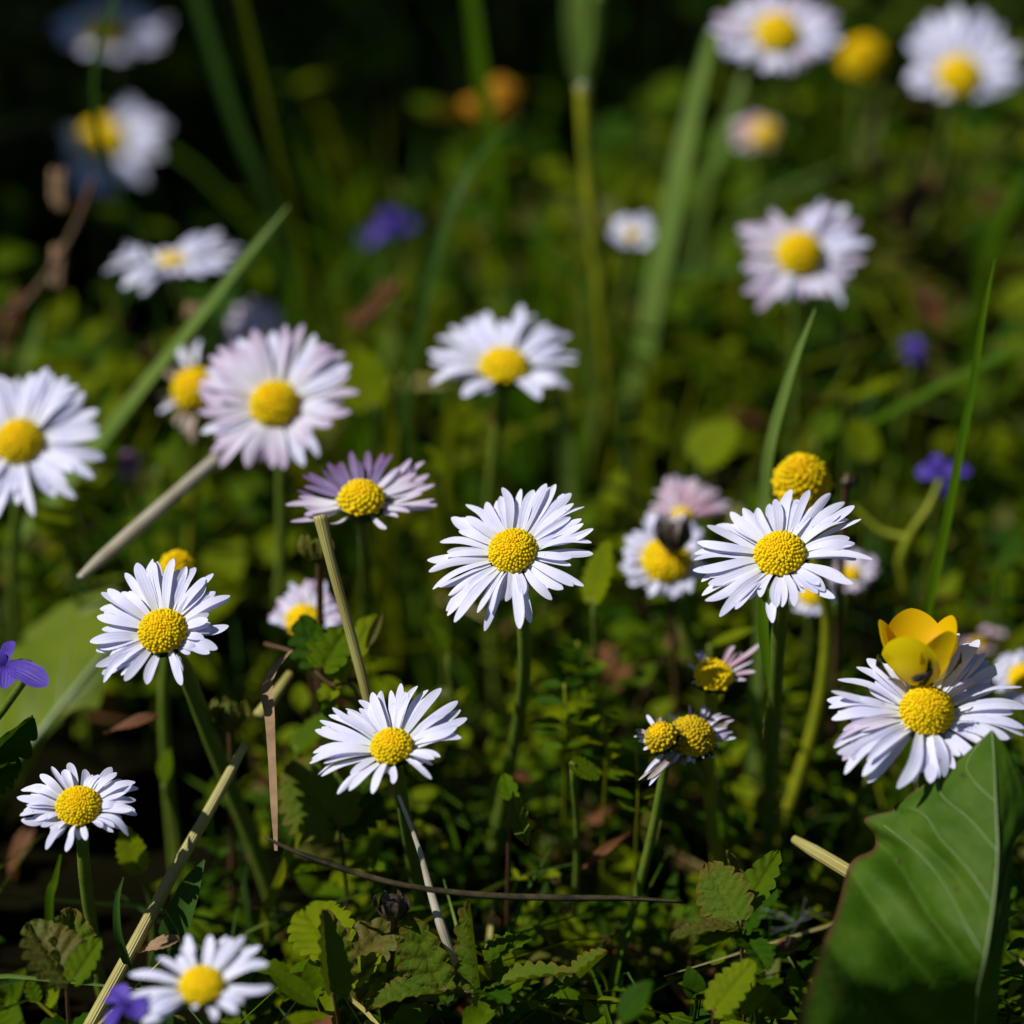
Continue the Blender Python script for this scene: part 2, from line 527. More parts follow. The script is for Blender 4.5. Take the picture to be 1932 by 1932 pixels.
def scatter():
    r = random.Random(5)
    bk = Bulk()
    n = 0
    while n < 4300:
        y = r.uniform(-0.14, 0.62)
        x = r.uniform(-1, 1) * (0.16 + 0.22 * (y + 0.14))
        dens = vnoise(x * 16 + 7, y * 16 + 3, 1) * 0.65 + vnoise(x * 45, y * 45, 2) * 0.35
        dens = min(1.0, 0.5 + (dens - 0.5) * 1.35 + 0.10 * (vnoise(x * 9 + 4, y * 9 + 8, 12) - 0.5))
        if dens < 0.38 + 0.10 * r.random() + 0.27 * min(1.0, max(0.0, (y - 0.1) / 0.15)) * (0.6 if abs(x) < 0.06 and y < 0.3 else 1):
            continue
        n += 1
        h = r.uniform(0.006, 0.032) * (0.35 + 1.15 * dens) * (0.72 if y < 0.0 else 1.0 if y < 0.05 else 1.35)
        z0 = ground_h(x, y)
        lean = Vector((r.uniform(-0.5, 0.5), r.uniform(-0.5, 0.5), 1)).normalized()
        b = Vector((x, y, z0 - 0.003))
        top = b + lean * h
        thin_stick(bk, b, top, r.uniform(0.00025, 0.0006), 5 if r.random() < 0.3 else 2)
        near = y < 0.12
        kind = r.choices([0, 1, 2, 3, 4], [4, 2, 2.0, 1.5, 3.0 if near else 1])[0]
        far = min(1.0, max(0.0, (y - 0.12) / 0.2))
        pal = r.choices([0, 1, 2, 3], [4 - 2.2 * far, (5.0 if 0.02 < y < 0.2 else 2.2) - 1.5 * far, 3.2 + 4 * far, 0.8])[0]  # background shade put into the leaf colours: more deep green far back
        pairs = r.randint(2, 4)
        s0 = r.uniform(0.0045, 0.010) * (0.68 if y < 0.03 else 0.9 if near else 1.1)
        if 0.03 < y < 0.13 and r.random() < 0.16:
            s0 *= 1.6
            pal = 1
        for q in range(pairs):
            t = 1 - q / pairs * 0.75
            c = b.lerp(top, t)
            a0 = r.uniform(0, 6.28)
            for sgn in (0, math.pi):
                a = a0 + sgn + r.uniform(-0.3, 0.3)
                el = r.uniform(-0.1, 0.8) if q else r.uniform(0.2, 1.1)
                d = Vector((math.cos(a) * math.cos(el), math.sin(a) * math.cos(el), math.sin(el)))
                nr = Vector((r.uniform(-0.5, 0.5), r.uniform(-0.5, 0.5), 1))
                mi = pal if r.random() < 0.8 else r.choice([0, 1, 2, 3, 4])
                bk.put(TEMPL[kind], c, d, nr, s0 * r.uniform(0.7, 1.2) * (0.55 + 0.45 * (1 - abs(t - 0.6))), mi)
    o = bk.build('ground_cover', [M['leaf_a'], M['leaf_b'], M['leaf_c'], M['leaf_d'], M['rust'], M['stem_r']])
    o['kind'] = 'stuff'
    o['label'] = 'low creeping leaves covering the soil under the daisies'
    # background grass
    bk = Bulk()
    for i in range(2400):
        y = r.uniform(-0.12, 0.62) if r.random() < 0.25 else r.uniform(0.06, 0.62)
        x = r.uniform(-1, 1) * (0.16 + 0.22 * (y + 0.14))
        if vnoise(x * 12 + 2, y * 12, 8) < 0.38:
            continue
        midb = abs(x - 0.005) < 0.05 and 0.03 < y < 0.26
        if not midb and y > 0.22 and r.random() < 0.45:
            continue
        h = r.uniform(0.02, 0.065) if y > 0.05 else r.uniform(0.01, 0.028)
        b = Vector((x, y, ground_h(x, y) - 0.003))
        le = Vector((r.gauss(0, 0.30), r.gauss(0, 0.30), 1))
        mid = b + Vector((le.x * h * 0.35, le.y * h * 0.35, h * 0.6))
        tip = b + le * h + Vector((le.x, le.y, -0.4)) * h * 0.3
        m = MB()
        wd = r.uniform(0.0008, 0.0030)
        ribbon(m, [b, mid, tip], [wd * 0.8, wd, wd * 0.9, wd * 0.6, 0.0001], Vector((r.uniform(-1, 1), -1, r.uniform(0, 1))), n=8, cols=3)
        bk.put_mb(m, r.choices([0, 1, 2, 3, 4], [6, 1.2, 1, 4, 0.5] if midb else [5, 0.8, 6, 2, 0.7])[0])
    for i in range(1700):
        y = r.uniform(-0.14, 0.12)
        x = r.uniform(-1, 1) * (0.14 + 0.22 * (y + 0.14))
        if vnoise(x * 16 + 7, y * 16 + 3, 1) < 0.42:
            continue
        h = r.uniform(0.008, 0.034)
        b = Vector((x, y, ground_h(x, y) - 0.002))
        le = Vector((r.gauss(0, 0.55), r.gauss(0, 0.55), 1))
        mid = b + Vector((le.x * h * 0.3, le.y * h * 0.3, h * 0.65))
        tip = b + le * h + Vector((le.x, le.y, -0.5)) * h * 0.35
        m = MB()
        wd = r.uniform(0.0004, 0.0012)
        ribbon(m, [b, mid, tip], [wd * 0.8, wd, wd * 0.9, wd * 0.6, 0.0001], Vector((r.uniform(-1, 1), -1, r.uniform(0, 1))), n=7, cols=3)
        bk.put_mb(m, r.choices([0, 1, 2, 3, 4], [5, 0.6, 4, 3, 1.2])[0])
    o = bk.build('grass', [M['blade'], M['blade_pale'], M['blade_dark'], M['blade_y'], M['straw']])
    o['kind'] = 'stuff'
    o['label'] = 'short grass growing between the daisies'


scatter()


def shade_bush(x, y, h, rad, seed):  # unseen shrub, added left of the frame to cast shade over the upper left
    r = random.Random(seed)
    root = thing('shade_bush', (x, y, 0), 'leafy green shrub added out of view to shade the upper left daisies', 'shade_bush')
    m = MB()
    for k in range(7):
        a = r.uniform(0, 6.28)
        tube(m, [Vector((x, y, -0.01)), Vector((x + math.cos(a) * rad * 0.3, y + math.sin(a) * rad * 0.3, h * 0.45)), Vector((x + math.cos(a) * rad * 0.7, y + math.sin(a) * rad * 0.7, h * r.uniform(0.75, 1)))], [0.006, 0.004, 0.0015], n=10, sides=6)
    m.build('stems', M['stem_r'], root)
    bk = Bulk()
    for k in range(1500):
        a, q, z = r.uniform(0, 6.28), r.random() ** 0.6, r.random()
        rr = rad * q * (0.55 + 0.6 * math.sin(math.pi * min(1, z + 0.1)))
        if vnoise(math.cos(a) * 3 + z * 6, math.sin(a) * 3 + q * 4, seed) < 0.33:
            continue
        p = Vector((x + math.cos(a) * rr, y + math.sin(a) * rr, 0.02 + h * z))
        bk.put(TEMPL[r.choice([0, 1, 2])], p, Vector((r.gauss(0, 1), r.gauss(0, 1), r.gauss(0.2, 0.6))), Vector((r.gauss(0, 0.5), r.gauss(0, 0.5), 1)), r.uniform(0.015, 0.032), r.choice([0, 0, 1, 2]))
    o = bk.build('foliage', [M['leaf_a'], M['leaf_b'], M['leaf_c']])
    o.parent = root
    o.location = -Vector(root.location)


shade_bush(-0.37, 0.255, 0.46, 0.15, 9)


# ------------------------------------------------------------------ daisies
def petal(mb, B, T, width, nrm, arch=0.06, roll=0.0, channel=0.16, rows=13, cols=5, blunt=0.55, curl=0.0, bend=0.0, tipcurl=0.0):
    d = T - B
    L = d.length
    y = d.normalized()
    side = y.cross(nrm).normalized()
    up = side.cross(y)
    side, up = side * math.cos(roll) + up * math.sin(roll), up * math.cos(roll) - side * math.sin(roll)
    V, U, Fc = [], [], []
    for i in range(rows):
        t = 1 - (1 - i / (rows - 1)) ** 1.7
        prof = (0.42 + 0.58 * math.sin(math.pi * 0.5 * min(1, t / 0.60))) if t < 0.60 else max(0.0, 1 - ((t - 0.60) / 0.40) ** (2.3 + blunt)) ** 0.5
        if i == rows - 1:
            prof = 0.16
        hw = width / 2 * prof
        c = B + d * t + up * (arch * L * math.sin(math.pi * t) + curl * L * t * t + tipcurl * L * max(0.0, t - 0.55) ** 2 * 4) + side * (bend * L * math.sin(math.pi * t) * t)
        for k in range(cols):
            s = k / (cols - 1) * 2 - 1
            bulge = channel * hw * (abs(s) ** 1.6)
            V.append(c + side * (s * hw) + up * bulge - y * (0.25 * hw * s * s * max(0.0, t - 0.6) / 0.4))
            U.append(((s + 1) / 2, t))
    for i in range(rows - 1):
        for k in range(cols - 1):
            a = i * cols + k
            Fc.append((a, a + 1, a + cols + 1, a + cols))
    mb.add(V, Fc, U)


def disc_mesh(mb, c, n, r, h, N, r_):
    """dome of florets: phyllotaxis over a cap of radius r and height h"""
    x = n.orthogonal().normalized()
    y = n.cross(x)
    seg, ring = 20, 6
    V = [c + n * h * 0.93]
    for i in range(1, ring + 1):
        q = i / ring
        for k in range(seg):
            a = 2 * math.pi * k / seg
            V.append(c + (x * math.cos(a) + y * math.sin(a)) * (r * 0.97 * q) + n * (h * 0.93 * (max(0, 1 - q ** 2.3)) ** 0.75))
    Fc = [(0, 1 + k, 1 + (k + 1) % seg) for k in range(seg)]
    for i in range(ring - 1):
        for k in range(seg):
            k2 = (k + 1) % seg
            Fc.append((1 + i * seg + k, 1 + (i + 1) * seg + k, 1 + (i + 1) * seg + k2, 1 + i * seg + k2))
    mb.add(V, Fc, None, 2)
    off = r_.uniform(0, 6.28)
    for i in range(N):
        q = min(1.03, math.sqrt((i + 0.5 + r_.gauss(0, 2.2)) / N)) if i > 6 else math.sqrt((i + 0.5) / N)
        a = off + i * 2.399963 + r_.gauss(0, 0.03) / max(0.25, q)
        e = max(0.0, 1 - q ** 2.3)
        P = c + (x * math.cos(a) + y * math.sin(a)) * (r * q) + n * (h * e ** 0.75)
        nd = (n * (1.25 - 0.6 * q) + (x * math.cos(a) + y * math.sin(a)) * q).normalized()
        s = r * (1.22 / math.sqrt(N)) * (0.82 + 0.25 * q) * r_.uniform(0.85, 1.15)
        ball(mb, P + nd * s * ((r_.uniform(-0.78, -0.62) if q < 0.55 else r_.uniform(-0.62, -0.15)) if h < r * 1.1 else r_.uniform(-0.45, 0.25)), s, nd, r_.uniform(0.9, 1.2), 6, 4, 1 if q < 0.52 + r_.uniform(-0.06, 0.06) else 0)


def bracts_mesh(mb, c, n, r):
    x = n.orthogonal().normalized()
    y = n.cross(x)
    seg, ring = 16, 5
    V = []
    for i in range(ring + 1):
        q = i / ring
        rr = r * (1.02 * math.cos(q * math.pi / 2) ** 0.6 + 0.18 * q)
        for k in range(seg):
            a = 2 * math.pi * k / seg
            j = 1.0 + (0.08 if (k % 2 and i == 0) else 0)
            V.append(c + (x * math.cos(a) + y * math.sin(a)) * rr * j - n * (r * (0.06 + 0.8 * q)))
    Fc = []
    for i in range(ring):
        for k in range(seg):
            k2 = (k + 1) % seg
            Fc.append((i * seg + k, i * seg + k2, (i + 1) * seg + k2, (i + 1) * seg + k))
    mb.add(V, Fc)
    for k in range(13):
        a = 2 * math.pi * k / 13
        rad = x * math.cos(a) + y * math.sin(a)
        petal(mb, c + rad * r * 0.75 - n * r * 0.55, c + rad * r * 1.22 - n * r * 0.10, r * 0.42, n, 0.05, rows=5, cols=3)


def ray_plane(px, py, P0, n):
    r = ray(px, py)
    return CAM + r * ((P0 - CAM).dot(n) / r.dot(n))


def auto_tips(cx, cy, L, R, T, B, N, jit=0.12, seed=0, skip=()):
    r = random.Random(seed)
    out = []
    for i in range(N):
        a = 2 * math.pi * (i + r.uniform(-0.3, 0.3)) / N
        deg = math.degrees(a) % 360
        if any(lo <= deg <= hi for lo, hi in skip):
            continue
        k = 1 - abs(r.gauss(0, jit))
        out.append((cx + math.cos(a) * (R if math.cos(a) > 0 else L) * k, cy - math.sin(a) * (T if math.sin(a) > 0 else B) * k))
    return out


DAISY_GROUP = 'daisies growing in the lawn'


def daisy(label, disc, d, ncam, tips, width, stem=None, mats=('petal',), seed=1, florets=120, ring=False, dome=0.5, matf=None, stem_r=0.00095, stem_mat='stem',
          layer=0.0004, curl=0.0, archr=(0.02, 0.10), name='daisy', cat='daisy', group=DAISY_GROUP, bracts=True, chan=0.16, base_xy=None, show_disc=True, extra=True, discm=('floret', 'floret_in', 'floret_base')):
    """disc = (px, py, radius px); tips = picked petal tips; width = petal width px; stem = list of px points below the head, last one on the soil"""
    r_ = random.Random(seed)
    n = camvec(*ncam)
    rad = pxm(disc[2], d)
    h = rad * 2 * dome * 0.75
    vis = at(disc[0], disc[1], d)
    P0 = vis - n * (h * 0.42)
    neck = P0 - n * (rad * 0.85)
    if stem:
        g_ = gnd(*stem[-1])
        n_s = len(stem)
        pts = [P0 - n * rad * 0.5, neck - n * rad * 0.4]
        d0 = (neck - CAM).dot(FW)
        d1 = (g_ - CAM).dot(FW)
        for i, s in enumerate(stem[:-1]):
            k = (i + 1) / n_s
            pts.append(at(s[0], s[1], d0 + (d1 - d0) * k))
        pts.append(Vector((g_.x, g_.y, ground_h(g_.x, g_.y) - 0.002)))
    else:
        gx, gy = (neck.x + r_.uniform(-0.012, 0.012), neck.y + r_.uniform(-0.006, 0.016)) if base_xy is None else base_xy
        gz = ground_h(gx, gy) - 0.002
        dn = neck - n * rad * 0.5
        pts = [P0 - n * rad * 0.5, neck - n * rad * 0.2, dn + (Vector((gx, gy, gz)) - dn) * 0.4 + Vector((r_.uniform(-0.003, 0.003), 0, 0)), Vector((gx, gy, gz))]
    root = thing(name, pts[-1], label, cat, group)
    mb = MB()
    tube(mb, pts, [stem_r * 1.15, stem_r, stem_r, stem_r * 1.1], n=26, sides=8, rough=0.05)
    mb.build('stem', M[stem_mat], root)
    if bracts:
        mb = MB()
        bracts_mesh(mb, P0 - n * rad * 0.05, n, rad * 0.95)
        mb.build('bract_cup', M['bract'], root)
    if show_disc:
        mb = MB()
        disc_mesh(mb, P0, n, rad, h, florets, r_)
        mb.build('disc', [M[q] for q in discm], root)
    one = MB()
    wdt = pxm(width, d) * (0.82 if d < 0.495 else 0.70)
    order = list(enumerate(tips))
    if len(tips) > 14 and extra:
        byang = sorted(tips, key=lambda p: math.atan2(disc[1] - p[1], p[0] - disc[0]))
        for i in range(len(byang)):
            a, b = byang[i], byang[(i + 1) % len(byang)]
            gap = math.hypot(a[0] - b[0], a[1] - b[1])
            if r_.random() < ((0.62 if gap > 16 * d / 0.5 else 0.25) if d < 0.495 else 0.9) and gap < 60:
                k, q = r_.uniform(0.35, 0.65), r_.uniform(0.80, 0.97)
                m_ = (a[0] + (b[0] - a[0]) * k, a[1] + (b[1] - a[1]) * k)
                order.append((len(tips) + i, (disc[0] + (m_[0] - disc[0]) * q, disc[1] + (m_[1] - disc[1]) * q)))
    for i, tp in order:
        lay = (i % 3) * layer
        cu = r_.uniform(-0.03, 0.12) + curl
        # tip on a plane lifted along n so that the tip sits where the photo shows it
        T = ray_plane(tp[0], tp[1], P0 - n * lay, n)
        R0 = (T - P0).length
        if R0 > rad * 5.5:
            T = P0 + (T - P0) * (rad * 5.5 / R0)
        T = ray_plane(tp[0], tp[1], P0 + n * (cu * min(R0, rad * 4) - lay), n)
        if (T - P0).length > rad * 6:
            T = P0 + (T - P0) * (rad * 6 / (T - P0).length)
        dirv = (T - P0) - n * (T - P0).dot(n)
        L0 = dirv.length
        ang = dirv.normalized()
        B = P0 + ang * min(rad * 0.80, L0 * 0.6) - n * (lay + 0.0002)
        ww = wdt * 1.04 * r_.uniform(0.82, 1.2) * min(1.0, 0.45 + 0.55 * L0 / (rad * 2.6))
        mb = one if ring else MB()
        petal(mb, B, T, ww, n, r_.uniform(*archr) + r_.gauss(0, 0.03), r_.gauss(0, 0.26), chan * (r_.uniform(0.2, 1.4) if r_.random() < 0.8 else 2.8) * (-1 if r_.random() < 0.25 else 1), blunt=r_.uniform(0, 0.8), bend=r_.gauss(0, 0.06), tipcurl=r_.gauss(-0.02, 0.05))
        if not ring:
            mn = matf(i, tp) if matf else r_.choice(mats)
            mb.build('petal', M[mn], root)
    if ring and tips:
        one.build('petal_ring', M[mats[0]], root)
    return root


c1 = crop(1020, 1160, 3.864)
T1 = [(420, 520), (490, 512), (560, 400), (560, 495), (755, 365), (850, 335), (912, 232), (1090, 240), (1215, 258), (1335, 186), (1428, 196), (1510, 295), (1577, 282), (1597, 378), (1682, 383), (1675, 527),
      (1702, 588), (1612, 635), (1790, 628), (1770, 748), (1788, 868), (1580, 900), (1575, 985), (1700, 1180), (1495, 1205), (1372, 1305), (1185, 1528), (1078, 1588), (1110, 1275), (1050, 1190), (945, 1330),
      (805, 1400), (742, 1590), (445, 1515), (370, 1425), (358, 1368), (500, 1345), (385, 1250), (295, 1198), (232, 1185), (200, 1038), (190, 942), (378, 852), (307, 742), (615, 785)]
daisy('sharp white daisy on a bare upright stem in the very middle of the meadow', (*c1(1000, 805), 47), 0.488, (-0.16, 0.52, 0.84), [c1(*p) for p in T1], 22,
      stem=[(990, 1240), (980, 1350), (955, 1480), (905, 1680)], seed=1, florets=240)
c2 = crop(200, 1360, 3.864)
T2 = [(160, 690), (190, 605), (205, 470), (255, 428), (400, 455), (425, 266), (550, 158), (665, 128), (745, 168), (900, 138), (1027, 212), (1112, 216), (1192, 310), (1278, 272), (1300, 450), (1440, 478), (1448, 525),
      (1435, 790), (1240, 735), (1195, 905), (1325, 1010), (1250, 1055), (1062, 1065), (992, 1215), (978, 1362), (380, 1125), (640, 1365), (430, 1320), (225, 1315), (212, 1255), (152, 1182), (280, 1095), (155, 1032),
      (170, 995), (95, 945), (182, 890)]
daisy('white daisy in front of a yellow petal-less head, on a thick dark stem leaning right', (*c2(785, 810), 47), 0.484, (-0.08, 0.50, 0.86), [c2(*p) for p in T2], 24,
      stem=[(350, 1270), (400, 1400), (465, 1560), (548, 1745)], seed=2, florets=240, stem_r=0.00125)
c3 = crop(740, 1640, 3.864)
T3 = [(185, 718), (228, 820), (232, 635), (350, 512), (488, 488), (612, 402), (735, 352), (820, 327), (1012, 262), (1055, 348), (1168, 282), (1258, 297), (1402, 320), (1562, 428), (1588, 506), (1652, 598), (1555, 690),
      (1596, 785), (1393, 970), (1322, 1045), (1212, 1090), (1310, 1178), (942, 1242), (880, 1120), (732, 1318), (517, 1312), (398, 1317), (525, 1140), (238, 1125), (206, 1105), (133, 1042), (180, 985), (152, 950), (160, 915)]
daisy('low white daisy with spread narrow petals above the thin dark curved stalk', (*c3(915, 840), 41), 0.480, (-0.12, 0.66, 0.74), [c3(*p) for p in T3], 21,
      stem=[(762, 1530), (775, 1610), (795, 1730), (800, 1800)], seed=3, florets=170)
c4 = crop(1700, 1140, 3.864)
T4 = [(125, 1097), (135, 1000), (138, 940), (165, 820), (260, 682), (342, 627), (485, 542), (608, 500), (862, 468), (918, 422), (1065, 315), (1250, 330), (1283, 488), (1463, 352), (1585, 417), (1685, 488), (1625, 598),
      (1755, 627), (1635, 780), (1687, 840), (1697, 928), (1858, 992), (1700, 975), (1485, 1105), (1672, 1245), (1612, 1190), (1490, 1366), (1345, 1258), (1330, 1328), (1198, 1322), (1105, 1442), (987, 1450), (890, 1602),
      (775, 1362), (540, 1502), (390, 1534), (245, 1422), (390, 1350), (208, 1316), (275, 1230), (200, 1185)]
daisy('white daisy just below the yellow petal-less ball, its bracts shaded', (*c4(960, 905), 50), 0.487, (-0.14, 0.62, 0.77), [c4(*p) for p in T4], 23,
      stem=[(1466, 1240), (1458, 1400), (1450, 1560), (1446, 1690)], seed=4, florets=240, stem_r=0.0011)
c5 = crop(0, 1800, 4.83)
T5 = [(205, 940), (250, 822), (365, 780), (545, 838), (485, 655), (615, 570), (775, 600), (840, 508), (1037, 588), (1192, 662), (1240, 675), (1352, 567), (1407, 632), (1462, 706), (1520, 765), (1630, 740), (1670, 795), (1640, 965),
      (1455, 1035), (1635, 1100), (1655, 1140), (1555, 1360), (1540, 1300), (1358, 1335), (1235, 1285), (1040, 1450), (950, 1445), (880, 1465), (795, 1578), (555, 1558), (610, 1412), (495, 1282), (255, 1212), (425, 1205), (240, 1142),
      (287, 1080), (320, 1055), (465, 880)]
daisy('small white daisy with short curled petals round a large disc', (*c5(940, 1000), 44), 0.482, (0.0, 0.64, 0.77), [c5(*p) for p in T5], 20,
      stem=[(160, 1650), (172, 1740), (188, 1850), (228, 1975)], seed=5, florets=240, archr=(0.04, 0.2))
c6 = crop(2040, 1500, 3.715)
T6 = [(470, 552), (380, 615), (198, 750), (138, 858), (108, 915), (124, 980), (148, 1095), (265, 1182), (200, 1277), (163, 1377), (208, 1417), (247, 1482), (275, 1557), (434, 1635), (482, 1705), (778, 1722), (908, 1692), (1062, 1702),
      (1200, 1635), (1285, 1575), (1500, 1480), (1690, 1330), (1795, 1290), (1835, 1250), (1935, 1222), (1937, 1150), (1965, 985), (1905, 785), (1775, 585), (1625, 740), (1515, 372), (1570, 490), (1605, 560), (1490, 715), (490, 815), (640, 580), (1330, 330)]
daisy('large white daisy with an upright yellow buttercup at its upper edge', (*c6(1040, 985), 53), 0.478, (0.02, 0.60, 0.80), [c6(*p) for p in T6], 27,
      seed=6, florets=300, dome=0.62, matf=lambda i, p: 'petal_pink' if i in (7, 8, 11) else 'petal')
c7 = crop(440, 760, 3.864)
T7 = [(225, 730), (210, 830), (250, 900), (215, 1040), (290, 630), (320, 490), (410, 410), (520, 360), (600, 320), (750, 240), (830, 310), (940, 260), (1060, 200), (1230, 205), (1340, 290), (1440, 395), (1510, 410), (1610, 450), (1680, 590),
      (1670, 680), (1765, 850), (1685, 1035), (1510, 1170), (1500, 1090), (1320, 1280), (1375, 1460), (1230, 1560), (1040, 1600), (930, 1580), (820, 1535), (690, 1570), (640, 1420), (420, 1560), (350, 1450), (385, 1310), (240, 1230), (330, 1180)]
daisy('big daisy with rounded lilac-tipped petals in front of two withering heads', (*c7(938, 935), 48), 0.535, (-0.12, 0.38, 0.92), [c7(*p) for p in T7], 30,
      mats=('petal_pink', 'petal_pink', 'petal'), seed=7, florets=160, dome=0.62)
c8 = crop(0, 850, 4.293)
T8 = [(10, 400), (90, 430), (200, 380), (340, 360), (490, 280), (700, 380), (810, 470), (910, 570), (1050, 750), (1060, 930), (1110, 1260), (990, 1450), (800, 1690), (700, 1540), (590, 1690), (350, 1880), (200, 1770), (40, 1780), (-60, 1900), (-200, 1800),
      (-350, 1650), (-450, 1400), (-480, 1150), (-460, 900), (-420, 700), (-300, 550), (-150, 420), (480, 1500), (-60, 370), (1070, 1010), (620, 500)]
daisy('white daisy cut by the left border of the picture, behind a pale blade', (*c8(190, 1055), 46), 0.533, (-0.12, 0.42, 0.90), [c8(*p) for p in T8], 33, seed=8, florets=140, dome=0.6)
c9 = crop(1030, 700, 3.864)
T9 = [(160, 690), (250, 520), (370, 440), (530, 370), (700, 290), (640, 350), (880, 400), (1060, 268), (1180, 350), (1420, 450), (1530, 520), (1600, 680), (1600, 790), (1515, 1005), (1330, 1015), (1240, 1155), (490, 1115), (690, 1090), (185, 990), (170, 800), (300, 860), (1450, 620)]
daisy('flat open white daisy with few broad petals, alone among the grass stems', (*c9(890, 785), 47), 0.55, (0.02, 0.74, 0.64), [c9(*p) for p in T9], 34, seed=9, florets=120, dome=0.45)
c10 = crop(1760, 440, 3.864)
T10 = [(325, 495), (320, 640), (500, 450), (640, 325), (1000, 320), (1130, 225), (1250, 275), (1375, 305), (1485, 435), (1605, 640), (1550, 830), (1425, 955), (1335, 1255), (1100, 1155), (960, 1185), (780, 1190), (515, 1295), (375, 1125), (370, 880), (430, 955), (870, 440),
       (1440, 560), (1190, 330), (1380, 1020), (640, 1180), (400, 560)]
daisy('blurred daisy with thick pinkish petals, directly above the upright blade tip', (*c10(930, 720), 45), 0.575, (0.04, 0.42, 0.90), [c10(*p) for p in T10], 30, mats=('petal_pink', 'petal', 'petal_pink'), seed=10, florets=120, dome=0.65)
c11 = crop(250, 2160, 3.864)
T11 = [(285, 1070), (555, 915), (840, 680), (805, 790), (1065, 690), (1215, 685), (1395, 695), (1545, 785), (1480, 780), (1625, 975), (1660, 1190), (1500, 1255), (1380, 1335), (1320, 1425), (1110, 1505), (900, 1405), (620, 1390), (405, 1535), (480, 1400), (290, 1260), (570, 1110), (1040, 1330)]
daisy('nearest white daisy, blurred and close to the soil beside a violet', (*c11(975, 1145), 43), 0.452, (-0.03, 0.68, 0.73), [c11(*p) for p in T11], 23, seed=11, florets=120, dome=0.4)
c12 = crop(680, 1050, 4.293)
T12 = [(145, 890), (200, 1080), (270, 740), (325, 600), (395, 565), (610, 430), (735, 455), (850, 360), (1020, 310), (1190, 370), (1285, 370), (1495, 435), (1355, 505), (1635, 455), (1685, 560), (1745, 680), (1745, 835), (1770, 905), (1470, 965), (1225, 1190), (620, 1115), (350, 1000)]
daisy('fading mauve daisy with upswept purple petals and a cream straw at its left', (*c12(955, 795), 46), 0.505, (0.0, 0.80, 0.60), [c12(*p) for p in T12], 19,
      stem=[(690, 1060), (690, 1180), (690, 1300)], seed=12, florets=130, dome=0.55, matf=lambda i, p: 'petal_mauve' if p[1] < 925 and p[0] < 745 else 'petal_pink', archr=(-0.1, 0.0))
daisy('blurred daisy at the top border with a grey-green stem slanting right', (1468, 57, 43), 0.615, (0.05, 0.45, 0.88), auto_tips(1468, 57, 132, 126, 78, 82, 28, 0.12, 13), 30, mats=('petal_pink', 'petal'), seed=13,
      florets=90, stem=[(1495, 200), (1550, 330), (1570, 420)], stem_mat='blade_pale', stem_r=0.0013)
daisy('bluish white daisy near the top right corner with petals swept upwards', (1812, 138, 43), 0.63, (0.03, 0.38, 0.92), auto_tips(1812, 138, 118, 122, 132, 52, 30, 0.10, 14), 32, seed=14, florets=90)
daisy('very blurred daisy at the top left crossed by a dark thin stem', (200, 52, 42), 0.70, (0.05, 0.72, 0.68), auto_tips(200, 52, 105, 125, 55, 58, 22, 0.12, 15), 36, seed=15, florets=70)
daisy('ragged blurred daisy with drooping petals under the top left one', (192, 258, 46), 0.69, (0.0, 0.55, 0.8), auto_tips(200, 265, 105, 125, 95, 122, 20, 0.2, 16, skip=((80, 150),)), 36, seed=16, florets=70)
T17 = [(198, 512), (213, 482), (235, 462), (228, 545), (262, 556), (250, 530), (285, 527), (312, 522), (348, 517), (382, 520), (402, 512), (436, 502), (460, 465), (442, 455), (415, 445), (382, 438), (365, 452), (340, 468), (300, 474)]
daisy('blurred white daisy seen edge-on behind the long pale blade', (325, 488, 26), 0.59, (0.0, 0.88, 0.46), T17, 26, seed=17, florets=70, dome=0.3)
daisy('withered daisy with ragged brown petals partly behind the big lilac-tipped one', (362, 727, 46), 0.558, (-0.35, 0.35, 0.87), [(340, 640), (352, 655), (290, 745), (300, 778), (330, 800), (362, 832), (375, 640), (312, 700), (345, 815), (300, 760), (330, 690)], 20,
      mats=('petal', 'petal_dry', 'petal_dry'), seed=18, florets=90, dome=0.6, stem_mat='stem_y')
daisy('pale pink petal fan peeking over the big lilac-tipped daisy', (482, 645, 24), 0.60, (0.0, 0.62, 0.78), auto_tips(482, 640, 62, 64, 82, 30, 22, 0.08, 19), 24, mats=('petal_pink',), seed=19, florets=50)
daisy('pinkish daisy half hidden behind green scalloped leaves and the straw', (573, 1168, 36), 0.525, (0.0, 0.55, 0.83), auto_tips(575, 1165, 70, 82, 82, 24, 24, 0.12, 20), 24, mats=('petal_pink', 'petal'), seed=20, florets=80)
daisy('tiny blurred half-open white daisy left of the wide pale blade', (1196, 440, 14), 0.61, (0.1, 0.55, 0.83), auto_tips(1196, 438, 48, 44, 46, 32, 12, 0.1, 21, skip=((75, 115),)), 30, ring=True, seed=21, florets=30)
daisy('rosy closed daisy above the one with the brown seed head', (1288, 968, 20), 0.545, (0.1, 0.80, 0.60), auto_tips(1290, 965, 68, 92, 82, 8, 30, 0.1, 22, skip=((200, 340),)), 20, mats=('petal_rose', 'petal_pink'), seed=22, florets=40)
daisy('white daisy behind a dark brown seed head in front of its disc', (1258, 1052, 48), 0.535, (0.05, 0.50, 0.86), auto_tips(1256, 1050, 96, 95, 92, 82, 26, 0.14, 23), 30, mats=('petal',), seed=23, florets=100)
daisy('pink and white daisy peeking out right of the one below the yellow ball', (1606, 1080, 18), 0.55, (0.1, 0.6, 0.8), auto_tips(1608, 1076, 46, 54, 42, 42, 16, 0.1, 24), 20, ring=True, mats=('petal_pink',), seed=24, florets=40)
